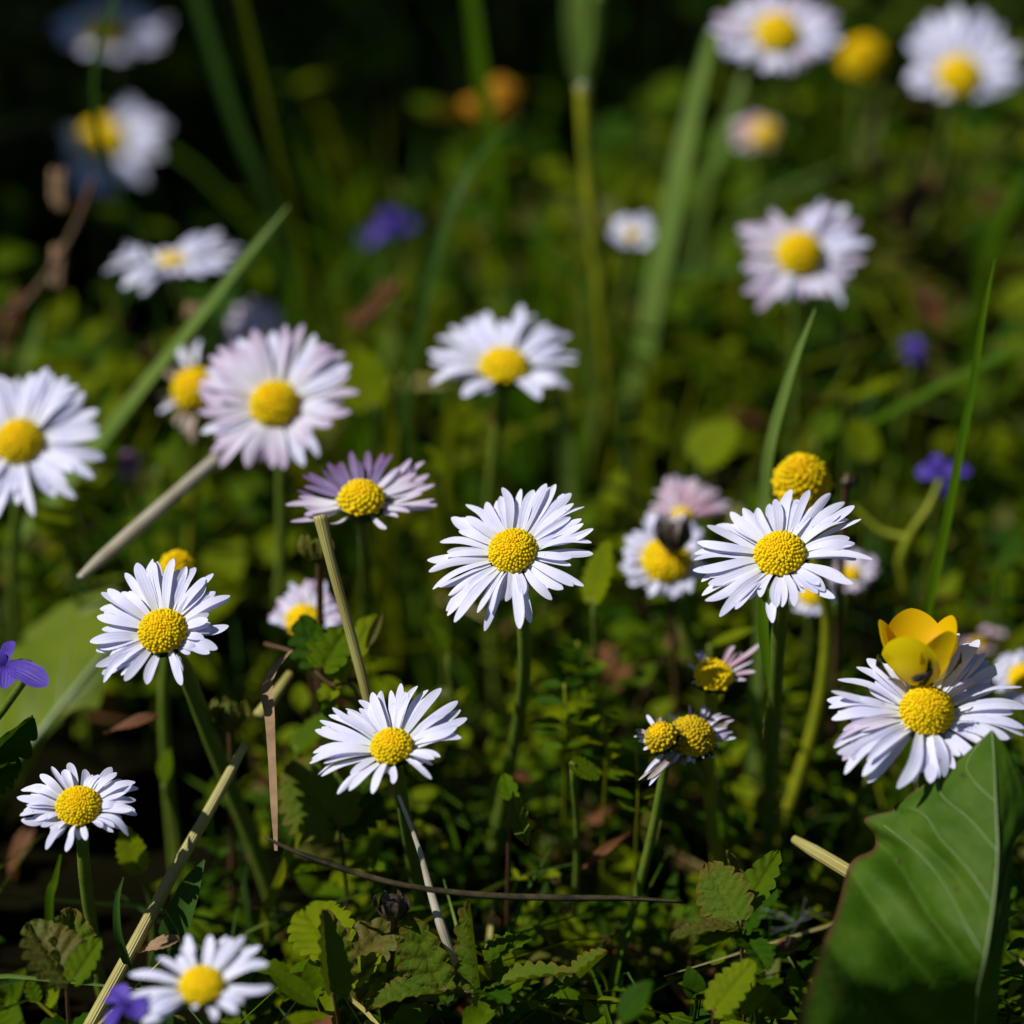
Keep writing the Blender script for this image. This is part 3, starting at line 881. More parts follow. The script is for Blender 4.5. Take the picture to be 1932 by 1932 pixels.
daisy('small white daisy hidden under the one below the yellow ball', (1532, 1118, 26), 0.545, (0.0, 0.55, 0.83), auto_tips(1532, 1120, 50, 46, 40, 44, 18, 0.1, 25), 22, ring=True, seed=25, florets=50)
daisy('small withering daisy with few pink petals round a yellow disc', (1347, 1268, 38), 0.505, (0.05, 0.72, 0.69), [(1297, 1252), (1312, 1230), (1322, 1225), (1385, 1218), (1432, 1214), (1420, 1245), (1425, 1268), (1408, 1282), (1372, 1296), (1305, 1290), (1318, 1240), (1400, 1230)], 15,
      mats=('petal_pink', 'petal_pink', 'petal_rose'), seed=26, florets=110, dome=0.45, stem_mat='stem_y')
daisy('faded daisy with a big bare yellow disc and shrivelled white petal stubs', (1306, 1382, 46), 0.498, (0.1, 0.72, 0.69), [(1205, 1472), (1215, 1460), (1200, 1378), (1225, 1350), (1375, 1362), (1382, 1380), (1378, 1350), (1290, 1445), (1388, 1392), (1262, 1345), (1340, 1335), (1350, 1430), (1372, 1372), (1385, 1360), (1366, 1398), (1270, 1440), (1310, 1440), (1330, 1330), (1300, 1330), (1225, 1478)], 13,
      mats=('petal_pink', 'petal_dry', 'petal'), seed=27, florets=150, dome=0.6, discm=('floret_old',) * 3, stem=[(1330, 1480), (1380, 1560), (1420, 1640)], stem_r=0.0008)
daisy('small faded yellow head leaning on the bigger bare disc', (1244, 1386, 32), 0.494, (-0.4, 0.6, 0.7), [(1200, 1376), (1204, 1398), (1220, 1348), (1214, 1415), (1244, 1352), (1196, 1388)], 12, mats=('petal_dry', 'petal'), seed=28, florets=70, dome=0.6, discm=('floret_old', 'floret_in', 'floret_old'), stem_mat='stem', stem_r=0.0007)
daisy('daisy cut by the right border of the picture beside the buttercup one', (1934, 1277, 32), 0.53, (0.0, 0.5, 0.86), auto_tips(1934, 1275, 66, 60, 56, 58, 24, 0.1, 29), 22, seed=29, florets=60)
daisy('blurred pinkish withering daisy behind the buttercup', (1848, 1208, 14), 0.57, (0.0, 0.6, 0.8), auto_tips(1850, 1206, 50, 52, 30, 28, 16, 0.15, 30), 20, ring=True, mats=('petal_rose',), seed=30, florets=30)
daisy('blurred fading pink and orange daisy under the top border one', (1442, 248, 26), 0.66, (0.0, 0.55, 0.83), auto_tips(1425, 248, 62, 50, 32, 36, 14, 0.15, 31), 26, ring=True, mats=('petal_rose',), seed=31, florets=50)

BALLS = 'yellow flower heads without petals'
daisy('yellow petal-less flower ball behind the white daisy on the right', (1513, 900, 56), 0.513, (-0.1, 0.62, 0.78), [], 10, seed=40, florets=170, dome=0.85, stem=[(1545, 1080), (1562, 1180), (1545, 1330), (1500, 1490), (1430, 1640)], stem_mat='stem_y', stem_r=0.00105, group=BALLS, name='flower_button', cat='flower head')
daisy('yellow petal-less head peeking over a white daisy with a thick dark stem', (334, 1066, 34), 0.515, (0.1, 0.55, 0.83), [], 10, seed=41, florets=110, dome=0.8, group=BALLS, name='flower_button', cat='flower head')
daisy('blurred yellow petal-less head between two daisies at the top right', (1630, 102, 42), 0.66, (0.0, 0.55, 0.83), [], 10, seed=42, florets=80, dome=0.8, group=BALLS, name='flower_button', cat='flower head')
for lab, x, y, rr, sd_ in (('larger blurred orange head of the pair behind a thin green blade', 945, 180, 36, 43), ('smaller blurred orange head left of its larger neighbour', 893, 210, 30, 44)):
    daisy(lab, (x, y, rr), 0.675, (0.0, 0.6, 0.8), [], 10, seed=sd_, florets=60, dome=0.9, group='blurred orange flower heads', discm=('orange_head',) * 3, name='flower_button', cat='flower head', stem_mat='stem_y')

# ------------------------------------------------------------------ buttercup and the insect
def buttercup():
    d = 0.4805
    cc = c6
    base = at(*cc(950, 770), d)
    ax = camvec(-0.03, 0.985, 0.16)
    x = camvec(1, 0.02, 0.0)
    x = (x - ax * x.dot(ax)).normalized()
    y = ax.cross(x)                       # points away from the camera
    Hc = pxm(600 / 3.715 * 0.7547, d)
    Rc = pxm(345 / 3.715 * 0.7547, d)
    g_ = Vector((base.x - 0.004, base.y + 0.03, 0))
    root = thing('buttercup', (g_.x, g_.y, ground_h(g_.x, g_.y)), 'glossy yellow cup-shaped buttercup standing at the edge of a large white daisy', 'buttercup')
    mb = MB()
    tube(mb, [base, base - ax * 0.008 + Vector((0, 0.006, 0)), Vector((g_.x, g_.y, 0.02)), Vector((g_.x, g_.y, -0.004))], 0.0008, n=20)
    mb.build('stem', M['stem'], root)

    def cup_piece(az, half, h0, h1, rs, rows, cols, lift, tipw):
        V, U, Fc = [], [], []
        for i in range(rows):
            t = i / (rows - 1)
            r = Rc * rs * (math.sin(min(1, 0.06 + t * 1.05) * math.pi / 2) ** 0.42) * (0.97 + 0.10 * max(0, t - 0.55) / 0.45)
            prof = math.sin(math.pi * (0.10 + 0.52 * min(1, t / 0.62)) if t < 0.62 else math.pi * 0.62) if t < 0.62 else math.sin(math.pi * 0.62)
            prof = (0.30 + 0.70 * min(1, t / 0.55) ** 0.8) if t < 0.55 else 1.0
            wv = half * prof
            for k in range(cols):
                s = k / (cols - 1) * 2 - 1
                drop = tipw * (0.72 * (1 - math.sqrt(max(0, 1 - s * s * 0.96))) + 0.28 * abs(s) ** 1.3)
                tt = max(0.0, t - drop * t * t)
                a = az + s * wv
                rr = r * (1 - 0.10 * (1 - abs(s)) * 0 + lift)
                hh = h0 + (h1 - h0) * tt
                V.append(base + ax * hh + (x * math.cos(a) + y * math.sin(a)) * rr)
                U.append(((s + 1) / 2, t))
        for i in range(rows - 1):
            for k in range(cols - 1):
                q = i * cols + k
                Fc.append((q, q + 1, q + cols + 1, q + cols))
        m = MB()
        m.add(V, Fc, U)
        return m
    for az, half, hh, li in ((-1.98, 0.76, 0.86, 0.04), (-0.88, 0.78, 0.90, -0.01), (2.82, 0.80, 0.98, -0.02), (0.36, 0.78, 1.01, -0.02), (1.62, 0.92, 1.07, -0.06)):
        cup_piece(az, half, 0, Hc * hh, 1.0, 20, 17, li, 0.46).build('petal', M['buttercup'], root)
    for az, hw_ in ((-1.42, 0.09), (-2.80, 0.22), (-0.28, 0.22), (0.95, 0.2), (2.2, 0.2)):
        cup_piece(az, hw_, -Hc * 0.02, Hc * 0.52, 1.0, 10, 7, 0.09, 0.45).build('sepal', M['sepal'], root)


buttercup()


def insect():
    d = 0.4715
    c = at(*c6(985, 725), d)
    ax = camvec(0.86, 0.42, 0.2)
    up = camvec(-0.3, 0.8, 0.5)
    root = thing('insect', c, 'tiny black fly resting on the yellow disc under the buttercup', 'insect')
    L = pxm(230 / 3.715 * 0.7547, d)
    m = MB()
    ball(m, c + ax * L * 0.22 + up * L * 0.03, L * 0.13, ax, 1.3, 10, 8)
    ball(m, c + ax * L * 0.42 + up * L * 0.02, L * 0.09, ax, 0.9, 10, 8)
    ball(m, c - ax * L * 0.12, L * 0.10, ax, 2.3, 10, 8)
    m.build('body', M['insect'], root)
    for s in (-1, 1):
        w_ = MB()
        sd_ = ax.cross(up).normalized() * s
        petal(w_, c + ax * L * 0.2 + up * L * 0.12, c - ax * L * 0.45 + sd_ * L * 0.12 + up * L * 0.12, L * 0.2, up, 0.02, rows=6, cols=3)
        w_.build('wing', M['wing'], root)
        for k in range(3):
            g_ = MB()
            a = c + ax * L * (0.3 - 0.12 * k)
            tube(g_, [a, a + sd_ * L * 0.16 + up * L * 0.05, a + sd_ * L * 0.26 - up * L * 0.16 + ax * L * (0.1 - 0.1 * k)], L * 0.012, n=7, sides=4)
            g_.build('leg', M['insect'], root)


insect()


# ------------------------------------------------------------------ violets
def violet(label, d, petals, centre, col='violet', dx=0.0, seed=0, name='violet', cat='violet'):
    r_ = random.Random(seed)
    C0 = at(centre[0], centre[1], d)
    gx, gy = C0.x + r_.uniform(-0.008, 0.008) + dx, C0.y + r_.uniform(0.0, 0.02)
    root = thing(name, (gx, gy, ground_h(gx, gy)), label, cat, 'violets' if name == 'violet' else None)
    m = MB()
    tube(m, [C0 + Vector((0, 0.001, 0)), C0 + Vector((0, 0.004, -0.008)), Vector((gx, gy, ground_h(gx, gy) - 0.002))], 0.0006, n=14, sides=6)
    m.build('stem', M['stem'], root)
    for (tx, ty, wd, dd) in petals:
        m = MB()
        T = at(tx, ty, d + dd)
        n = camvec(r_.uniform(-0.5, 0.2), 0.6, 0.7)
        petal(m, C0, T, pxm(wd, d), n, 0.10, r_.uniform(-0.3, 0.3), 0.3, rows=10, cols=7, blunt=1.5)
        m.build('petal', M[col], root)
    return root


cv = crop(0, 1500, 4.2)
violet('bluish purple violet at the left border in front of a broad pale leaf', 0.482, [(*cv(500, 900), 46, -0.004), (*cv(120, 430), 26, 0.003), (*cv(40, 930), 42, -0.004), (*cv(-120, 560), 34, 0.0), (*cv(-160, 800), 34, 0.0)], cv(60, 690), seed=1, dx=-0.035)
violet('deep violet flower by the nearest blurred daisy at the bottom', 0.458, [(205, 1945, 44, -0.003), (262, 1925, 46, -0.003), (215, 1862, 36, 0.002), (285, 1895, 34, 0.0), (195, 1890, 26, 0.003)], (243, 1893), seed=2)
violet('blurred blue violet in the upper middle above the flat open daisy', 0.655, [(682, 465, 44, 0), (718, 398, 38, 0), (752, 400, 34, 0), (785, 425, 28, 0), (740, 448, 36, 0)], (738, 425), seed=3)
violet('tiny blurred purple violet right of the reddish brown leaf', 0.60, [(1700, 645, 26, 0), (1745, 650, 26, 0), (1725, 690, 30, 0), (1712, 680, 20, 0), (1730, 635, 22, 0)], (1724, 662), seed=4)
violet('blue violet behind a brown twig and the tall blade on the right', 0.56, [(1728, 892, 34, 0), (1758, 858, 26, 0), (1832, 890, 34, 0), (1783, 942, 34, 0), (1812, 874, 24, 0)], (1778, 895), seed=5)
violet('blurred magenta blossom between the left border daisy and the slanting straw', 0.57, [(225, 865, 34, 0), (262, 880, 36, 0), (245, 905, 34, 0), (235, 850, 26, 0)], (245, 872), 'magenta', seed=6, name='blossom', cat='blossom')


# ------------------------------------------------------------------ grass blades, stalks and straws that one can tell apart
FACE = camvec(-0.25, 0.35, 0.9)


def path(pts):
    return [at(*p) for p in pts]


def to_ground(P, dy=0.004):
    """carry the lower end of a blade down to the soil"""
    a, b = P[-2], P[-1]
    d = (b - a).normalized()
    hz = Vector((d.x, d.y, 0)) * max(0.0, b.z) * 0.35
    g_ = Vector((b.x + hz.x, b.y + hz.y + dy, 0))
    g_.z = ground_h(g_.x, g_.y) - 0.002
    return P + [g_] if b.z > 0.004 else P


def blade(label, pts, widths, m='blade', rooted=True, fold=0.3, twist=0.0, face=None, cat='grass blade', name='grass_shoot', group='grass blades standing among the daisies'):
    P = path(pts)
    if rooted:
        P = to_ground(P)
    d = pts[0][2]
    mb = MB()
    ribbon(mb, P, [pxm(w_, d) for w_ in widths], face or FACE, n=40, fold=fold, twist=twist)
    o = mb.build(name, M[m], origin=P[-1])
    return tag(o, label, cat, group)


def stalk(label, pts, radii, m='straw', rooted=False, cat='stalk', name='dry_stalk', group='dry stalks and straws', flat=1.0):
    P = path(pts)
    if rooted:
        P = to_ground(P)
    d = pts[0][2]
    mb = MB()
    tube(mb, P, [pxm(w_, d) / 2 for w_ in radii], n=40, sides=10, flat=flat, rough=0.0)
    o = mb.build(name, M[m], origin=P[-1])
    return tag(o, label, cat, group)


blade('thin dark blade curving down from the top left across two blurred daisies', [(228, -30, 0.565), (185, 90, 0.568), (178, 200, 0.572), (205, 310, 0.577), (245, 410, 0.582), (290, 540, 0.59)], [12, 13, 13, 13, 14, 14], 'blade_dark', fold=0.6)
blade('blurred yellow-brown blade slanting from the top border left of the middle', [(448, -30, 0.60), (490, 150, 0.61), (525, 310, 0.62), (560, 450, 0.63), (595, 620, 0.64)], [15, 16, 16, 16, 14], 'blade_y')
blade('blurred dark green blade beside the yellow-brown one', [(362, -30, 0.63), (440, 220, 0.635), (500, 370, 0.64), (545, 540, 0.65)], [20, 24, 26, 24], 'blade_dark')
blade('long pale blade slanting up behind the lilac-tipped daisy', [(545, 388, 0.552), (470, 480, 0.552), (385, 590, 0.555), (280, 720, 0.56), (190, 835, 0.566), (105, 945, 0.573), (20, 1050, 0.582)], [4, 22, 32, 40, 44, 44, 40], 'blade_pale', fold=0.2, face=camvec(-0.5, 0.5, 0.7))
blade('wide pale blade leaning through the upper right, the broadest in the back', [(1345, 60, 0.60), (1300, 240, 0.602), (1262, 430, 0.605), (1225, 620, 0.61), (1192, 780, 0.62), (1180, 860, 0.625)], [22, 44, 56, 56, 44, 34], 'blade_pale', fold=0.2, face=camvec(-0.4, 0.4, 0.8))
blade('blurred green blade from the top border in front of the orange heads', [(885, -30, 0.62), (905, 120, 0.622), (922, 250, 0.625), (940, 400, 0.63), (955, 520, 0.64)], [24, 30, 34, 32, 24], 'blade')
blade('thin dark blade arching up to the right toward the orange heads', [(990, 215, 0.585), (925, 270, 0.58), (870, 350, 0.577), (832, 450, 0.577), (800, 590, 0.58), (765, 790, 0.59)], [3, 12, 17, 19, 20, 20], 'blade_dark')
blade('upright pale green blade ending under the blurred pinkish daisy', [(1538, 583, 0.515), (1508, 660, 0.516), (1480, 745, 0.518), (1455, 840, 0.521), (1443, 940, 0.525), (1440, 1060, 0.53)], [3, 17, 24, 26, 27, 27], 'blade_pale', fold=0.35, face=camvec(-0.5, 0.2, 0.8))
blade('tall sharp green blade on the right ending in a fine tip', [(1878, 488, 0.505), (1858, 590, 0.506), (1838, 720, 0.508), (1812, 860, 0.510), (1785, 1000, 0.513), (1755, 1140, 0.518), (1740, 1220, 0.525)], [3, 13, 18, 21, 23, 24, 22], 'blade', fold=0.5, face=camvec(-0.5, 0.2, 0.8))
blade('blurred green blade arching in from the right border', [(1965, 640, 0.565), (1870, 685, 0.567), (1760, 740, 0.57), (1640, 805, 0.575), (1555, 862, 0.585)], [34, 32, 30, 32, 34], 'blade', face=camvec(-0.3, 0.8, 0.5))
blade('short bright blade in front of the stem under the right white daisy', [(1442, 1110, 0.484), (1440, 1180, 0.484), (1446, 1240, 0.484), (1450, 1300, 0.484)], [22, 22, 18, 2], 'blade', rooted=False)
blade('broad dark green blade standing behind the nearest blurred daisy', [(386, 1622, 0.490), (366, 1665, 0.490), (344, 1725, 0.491), (325, 1790, 0.494), (312, 1850, 0.498)], [4, 46, 66, 64, 58], 'blade_dark', fold=0.35)
blade('small curved dark blade crossing the straw at the lower left', [(233, 1655, 0.482), (222, 1700, 0.482), (224, 1760, 0.483), (240, 1810, 0.486), (262, 1850, 0.492)], [2, 14, 20, 20, 18], 'blade_dark', fold=0.5)
blade('short light green blade right of the thick dark stem', [(572, 1555, 0.505), (545, 1620, 0.507), (520, 1680, 0.51), (500, 1745, 0.515)], [14, 20, 22, 20], 'blade_y')
blade('upright narrow green blade left of the small curled daisy stem', [(115, 1612, 0.50), (105, 1660, 0.502), (95, 1710, 0.505)], [4, 20, 24], 'blade')
blade('blurred pale blade tip above the left border daisy', [(78, 590, 0.60), (62, 650, 0.602), (45, 730, 0.606)], [4, 24, 28], 'blade_pale')
blade('blurred pale blade leaning at the right border', [(1940, 330, 0.62), (1900, 390, 0.622), (1870, 460, 0.625), (1850, 540, 0.63)], [20, 28, 30, 26], 'blade')
blade('blurred arched blade left of the upright pale green one', [(1405, 130, 0.63), (1385, 200, 0.63), (1350, 300, 0.632), (1320, 400, 0.64)], [10, 26, 30, 28], 'blade_pale')
rb = random.Random(77)
MIDB = []
for i in range(26):
    x_, y_ = rb.uniform(640, 1220), rb.uniform(430, 740)
    MIDB.append((x_ + rb.uniform(-30, 30), y_, x_, y_ + rb.uniform(150, 260), 0.66 - 0.10 * (y_ - 430) / 310 + rb.uniform(-0.01, 0.01), rb.uniform(22, 40), rb.choice(['blade', 'blade', 'blade_y', 'blade_y', 'blade_pale'])))
for i, (x0, y0, x1, y1, d_, w_, m_) in enumerate(MIDB + list(((1030, 520, 1000, 800, 0.60, 26, 'blade'), (1085, 470, 1060, 800, 0.61, 22, 'blade_y'), (965, 640, 1010, 900, 0.575, 20, 'blade'), (1100, 640, 1090, 900, 0.58, 22, 'blade'),
                                                 (560, 420, 545, 640, 0.63, 26, 'blade'), (620, 560, 600, 760, 0.61, 18, 'blade_dark'), (870, 700, 850, 900, 0.575, 22, 'blade_y'), (1150, 680, 1170, 900, 0.58, 20, 'blade_dark'), (1050, 330, 1010, 520, 0.65, 30, 'blade'), (800, 250, 760, 420, 0.68, 26, 'blade_dark')))):
    blade('blurred upright blade among the soft grass stems behind the middle daisies', [(x0, y0, d_), ((x0 + x1) / 2 + 6, (y0 + y1) / 2, d_ + 0.006), (x1, y1, d_ + 0.014)], [3, w_, w_], m_, group='blurred background blades')

# stalk with a node at the top of the frame
P = path([(1100, 160, 0.585), (1108, 300, 0.59), (1122, 430, 0.595), (1135, 560, 0.60), (1150, 700, 0.61), (1160, 800, 0.62)])
P = to_ground(P)
root = thing('grass_stalk', P[-1], 'yellow-green grass stalk with a pale node and a wide sheath at the top border', 'grass stalk')
mb = MB()
tube(mb, P, [pxm(31, 0.585) / 2, pxm(31, 0.585) / 2, pxm(28, 0.585) / 2], n=40)
mb.build('stem', M['stem_y'], root)
mb = MB()
ball(mb, at(1101, 160, 0.585), pxm(17, 0.585), camvec(0.05, 1, 0), 0.9, 12, 8, jit=0.08)
mb.build('node', M['node'], root)
for k, (dx, wd, m_) in enumerate(((-16, 50, 'blade_pale'), (19, 46, 'blade_pale'))):
    mb = MB()
    ribbon(mb, path([(1101 + dx * 1.1, -60, 0.575 + 0.002 * k), (1101 + dx, 60, 0.58 + 0.002 * k), (1101 + dx * 0.6, 130, 0.583 + 0.001 * k), (1101 + dx * 0.2, 165, 0.584)]), [pxm(wd, 0.58), pxm(wd * 0.95, 0.58), pxm(wd * 0.8, 0.58), pxm(12, 0.58)], FACE, n=20, fold=0.4)
    mb.build('sheath', M[m_], root)

stalk('pale glinting dry straw slanting down left from the lilac-tipped daisy', [(412, 862, 0.535), (340, 925, 0.528), (250, 1003, 0.520), (196, 1050, 0.516), (150, 1090, 0.512)], [22, 25, 27, 26, 24, 12], 'straw_pale')
stalk('long yellow straw slanting up from the bottom left', [(462, 1405, 0.500), (400, 1520, 0.498), (320, 1660, 0.495), (245, 1800, 0.492), (165, 1945, 0.490)], [15, 20, 22, 23, 24, 24, 26, 27, 27], 'straw')
stalk('cream straw rising behind the low daisy to the mauve one', [(603, 972, 0.492), (622, 1050, 0.492), (645, 1135, 0.493), (668, 1220, 0.494), (690, 1305, 0.495), (708, 1380, 0.497)], [26, 20, 20, 20, 19, 18], 'straw')
stalk('thin tan straw standing below the low daisy among scalloped leaves', [(752, 1500, 0.488), (790, 1600, 0.487), (812, 1680, 0.486), (835, 1755, 0.485), (862, 1825, 0.486)], [7, 10, 15, 19, 14], 'straw_pale')
stalk('thin dark curved dry stalk lying across the lower middle', [(500, 1580, 0.480), (560, 1608, 0.480), (650, 1640, 0.481), (760, 1670, 0.481), (900, 1688, 0.482), (1050, 1694, 0.483), (1180, 1695, 0.485), (1290, 1702, 0.488)], [5, 10, 12, 11, 12, 13, 10, 6], 'dark_dry')
stalk('short yellow-green straw stub running behind the large glossy leaf', [(1498, 1583, 0.498), (1550, 1614, 0.494), (1610, 1650, 0.490), (1680, 1692, 0.487)], [16, 25, 27, 28, 28], 'straw')
stalk('brown twig in front of the blue violet on the right', [(1775, 905, 0.552), (1750, 960, 0.552), (1720, 1005, 0.553), (1700, 1060, 0.555), (1712, 1130, 0.56)], [12, 14, 18, 26, 30], 'stem_y', rooted=True)
stalk('thin olive twig joining the brown twig near the blue violet', [(1610, 955, 0.556), (1660, 1000, 0.556), (1712, 1015, 0.555)], [8, 12, 14], 'stem_y')
stalk('pale greenish straw stub left of the cream straw', [(548, 1270, 0.512), (520, 1310, 0.510), (488, 1352, 0.508)], [16, 22, 26], 'straw')
stalk('brown grass stalk leaning at the left border above the daisy', [(178, 330, 0.59), (140, 430, 0.585), (95, 510, 0.582), (45, 575, 0.582), (-10, 650, 0.585)], [8, 11, 12, 12, 12], 'stem_r', rooted=True)

# seed spikelets on the brown stalk: a thing of their own kind
def seedhead(label, pts, d, m='rust', r=7):
    P = path([(x, y, d) for x, y in pts])
    root = thing('seed_spike', P[-1], label, 'seed head', 'grass seed heads')
    mb = MB()
    tube(mb, P, pxm(3, d), n=12, sides=5)
    mb.build('stem', M['stem_r'], root)
    mb = MB()
    Q = spline(P, 9)
    for i, q in enumerate(Q[:7]):
        for s in (-1, 1):
            ball(mb, q + RT * pxm(s * r * 0.9, d) + UP * pxm(rng.uniform(-4, 4), d), pxm(r * rng.uniform(0.7, 1.1), d), camvec(s * 0.4, 1, 0), 2.0, 6, 5)
    mb.build('spikelets', M[m], root)


seedhead('tan blurred seed head hanging by the brown stalk at the upper left', [(110, 330), (108, 370), (118, 400)], 0.60, 'dead')
seedhead('brown seed head hanging lower on the leaning brown stalk', [(112, 470), (108, 510), (103, 550)], 0.585, 'dead')
seedhead('reddish seed spike at the left border beside the pale blade tip', [(35, 560), (28, 600), (15, 650), (5, 690)], 0.585)
seedhead('reddish blurred seed spike right of the lilac-tipped daisy', [(738, 545), (712, 575), (680, 600), (655, 620)], 0.59, 'rust', 9)
seedhead('orange-brown blurred seed head under the blurred pinkish daisy on the right', [(1745, 355), (1722, 390), (1700, 430)], 0.645, 'rust', 14)


# ------------------------------------------------------------------ leaves and creeping plants
def leaf_mesh(B, T, width, n, shape='crenate', fold=0.25, droop=0.0, bull=0.075, teeth=7, rows=64, cols=15, wave=0.0, seed=0):
    r_ = random.Random(seed)
    ph = r_.uniform(0, 6)
    d = T - B
    L = d.length
    y = d.normalized()
    x = y.cross(n).normalized()
    z = x.cross(y)
    V, U, Fc = [], [], []
    for i in range(rows):
        t = i / (rows - 1)
        if shape == 'crenate':
            hw = (math.sin(math.pi * min(1, 0.05 + 0.94 * t ** 0.8))) ** 0.6
        elif shape == 'round':
            hw = (math.sin(math.pi * min(1, 0.12 + 0.86 * t))) ** 0.5
        else:
            hw = (math.sin(math.pi * min(1, 0.03 + 0.965 * t ** 0.9))) ** 0.85
        te = abs(math.sin(math.pi * teeth * t + 0.3)) ** 0.6 if shape != 'plain' else 0
        for k in range(cols):
            s = k / (cols - 1) * 2 - 1
            e = abs(s)
            half = width / 2 * hw * (1 + (0.34 * (te - 0.7)) * max(0, e - 0.45) / 0.55)
            zz = fold * e * half + droop * L * t * t + wave * width * math.sin(5 * t + 2 * s + ph)
            zz += bull * width * (abs(math.sin(math.pi * teeth * (t - 0.25 * e) + 0.3)) - 0.5) * (e ** 0.5) - bull * width * 0.8 * max(0, 1 - e * 5)
            V.append(B + y * (L * (t + 0.10 * e * (1 - t) * (-1 if shape == 'crenate' else 0.3))) + x * (s * half) + z * zz)
            U.append(((s + 1) / 2, max(t, e)))
    for i in range(rows - 1):
        for k in range(cols - 1):
            a = i * cols + k
            Fc.append((a, a + 1, a + cols + 1, a + cols))
    m = MB()
    m.add(V, Fc, U)
    return m


def plant(label, stem_pts, leaves, name='creeping_plant', cat='plant', group='creeping plants with scalloped leaves', stem_w=8, stem_mat='stem_r', seed=0):
    P = path(stem_pts)
    P = to_ground(P)
    root = thing(name, P[-1], label, cat, group)
    mb = MB()
    tube(mb, P, pxm(stem_w, stem_pts[0][2]) / 2, n=24, sides=7, rough=0.1)
    mb.build('stem', M[stem_mat], root)
    for j, lf in enumerate(leaves):
        (bx, by, tx, ty, d0, d1, wd, nc, shape, fold, mname) = lf[:11]
        kw = lf[11] if len(lf) > 11 else {}
        m = leaf_mesh(at(bx, by, d0), at(tx, ty, d1), pxm(wd, d0), camvec(*nc), shape, fold, seed=seed * 20 + j, **kw)
        m.build('leaf', M[mname], root)
    return root


plant('scalloped leaves with puckered lobes round the foot of the thin tan straw', [(905, 1868, 0.484), (870, 1872, 0.485), (835, 1868, 0.486), (820, 1900, 0.49)], [
    (835, 1868, 775, 1725, 0.486, 0.486, 105, (-0.5, 0.3, 0.8), 'crenate', 0.5, 'leaf_edge', dict(bull=0.10, teeth=5)),
    (832, 1870, 700, 1862, 0.486, 0.480, 95, (-0.2, 0.9, 0.35), 'crenate', 0.4, 'leaf_edge', dict(bull=0.08, teeth=6, droop=-0.3)),
    (900, 1865, 880, 1700, 0.484, 0.482, 55, (-0.8, 0.1, 0.6), 'crenate', 0.7, 'leaf_edge', dict(bull=0.18, teeth=5)),
    (868, 1850, 838, 1770, 0.488, 0.488, 45, (-0.6, 0.2, 0.8), 'crenate', 0.5, 'leaf_a', dict(bull=0.15, teeth=4)),
    (920, 1868, 1060, 1800, 0.484, 0.480, 80, (0.0, 0.95, 0.25), 'crenate', 0.4, 'leaf_edge', dict(bull=0.08, teeth=8, droop=-0.25)),
    (925, 1815, 985, 1760, 0.488, 0.486, 60, (-0.3, 0.7, 0.6), 'crenate', 0.6, 'leaf_a', dict(bull=0.14, teeth=5, droop=-0.3)),
    (1075, 1860, 1145, 1795, 0.484, 0.480, 52, (0.3, 0.8, 0.5), 'crenate', 0.8, 'leaf_edge', dict(teeth=7)),
    (905, 1862, 960, 1895, 0.484, 0.476, 60, (0.0, 0.9, 0.4), 'crenate', 0.3, 'leaf_c', dict(teeth=6))], seed=1)
plant('dark folded leaves with a light crenate leaf behind, right of the nearest daisy', [(628, 1870, 0.48), (635, 1905, 0.482), (640, 1940, 0.486)], [
    (625, 1870, 610, 1715, 0.478, 0.482, 100, (0.75, 0.2, 0.6), 'crenate', 0.5, 'leaf_edge', dict(teeth=6)),
    (640, 1800, 575, 1715, 0.488, 0.50, 120, (-0.35, 0.75, 0.55), 'round', 0.2, 'leaf_b', dict(teeth=6, bull=0.07)),
    (650, 1830, 745, 1740, 0.486, 0.492, 110, (-0.2, 0.55, 0.8), 'crenate', 0.25, 'leaf_d', dict(teeth=5, bull=0.07)),
    (655, 1865, 720, 1800, 0.484, 0.486, 60, (-0.4, 0.6, 0.7), 'crenate', 0.4, 'leaf_b', dict(teeth=5)),
    (600, 1900, 505, 1830, 0.474, 0.474, 58, (-0.4, 0.7, 0.6), 'plain', 0.5, 'leaf_a', dict(bull=0.03)),
    (620, 1915, 520, 1945, 0.472, 0.466, 66, (-0.2, 0.85, 0.5), 'plain', 0.4, 'leaf_b', dict(bull=0.03))], seed=2)
plant('rosette with a light veined leaf and dark ones left of the large glossy leaf', [(1398, 1735, 0.484), (1400, 1800, 0.487), (1405, 1860, 0.49)], [
    (1392, 1735, 1335, 1628, 0.484, 0.488, 105, (-0.5, 0.45, 0.75), 'crenate', 0.25, 'leaf_edge', dict(teeth=6, bull=0.06)),
    (1395, 1725, 1372, 1605, 0.488, 0.495, 70, (0.8, 0.1, 0.6), 'crenate', 0.4, 'leaf_d', dict(teeth=5)),
    (1402, 1725, 1470, 1605, 0.488, 0.49, 70, (-0.4, 0.4, 0.8), 'crenate', 0.3, 'leaf_a', dict(teeth=6)),
    (1405, 1745, 1470, 1680, 0.484, 0.478, 80, (0.7, 0.3, 0.6), 'crenate', 0.3, 'leaf_c', dict(teeth=5)),
    (1385, 1750, 1272, 1742, 0.482, 0.475, 62, (-0.2, 0.9, 0.4), 'crenate', 0.3, 'leaf_d', dict(teeth=6, droop=-0.2)),
    (1390, 1760, 1300, 1800, 0.482, 0.474, 60, (-0.3, 0.8, 0.5), 'plain', 0.3, 'leaf_a'),
    (1405, 1765, 1450, 1830, 0.482, 0.474, 66, (0.2, 0.8, 0.5), 'crenate', 0.3, 'leaf_c', dict(teeth=5))], seed=3)
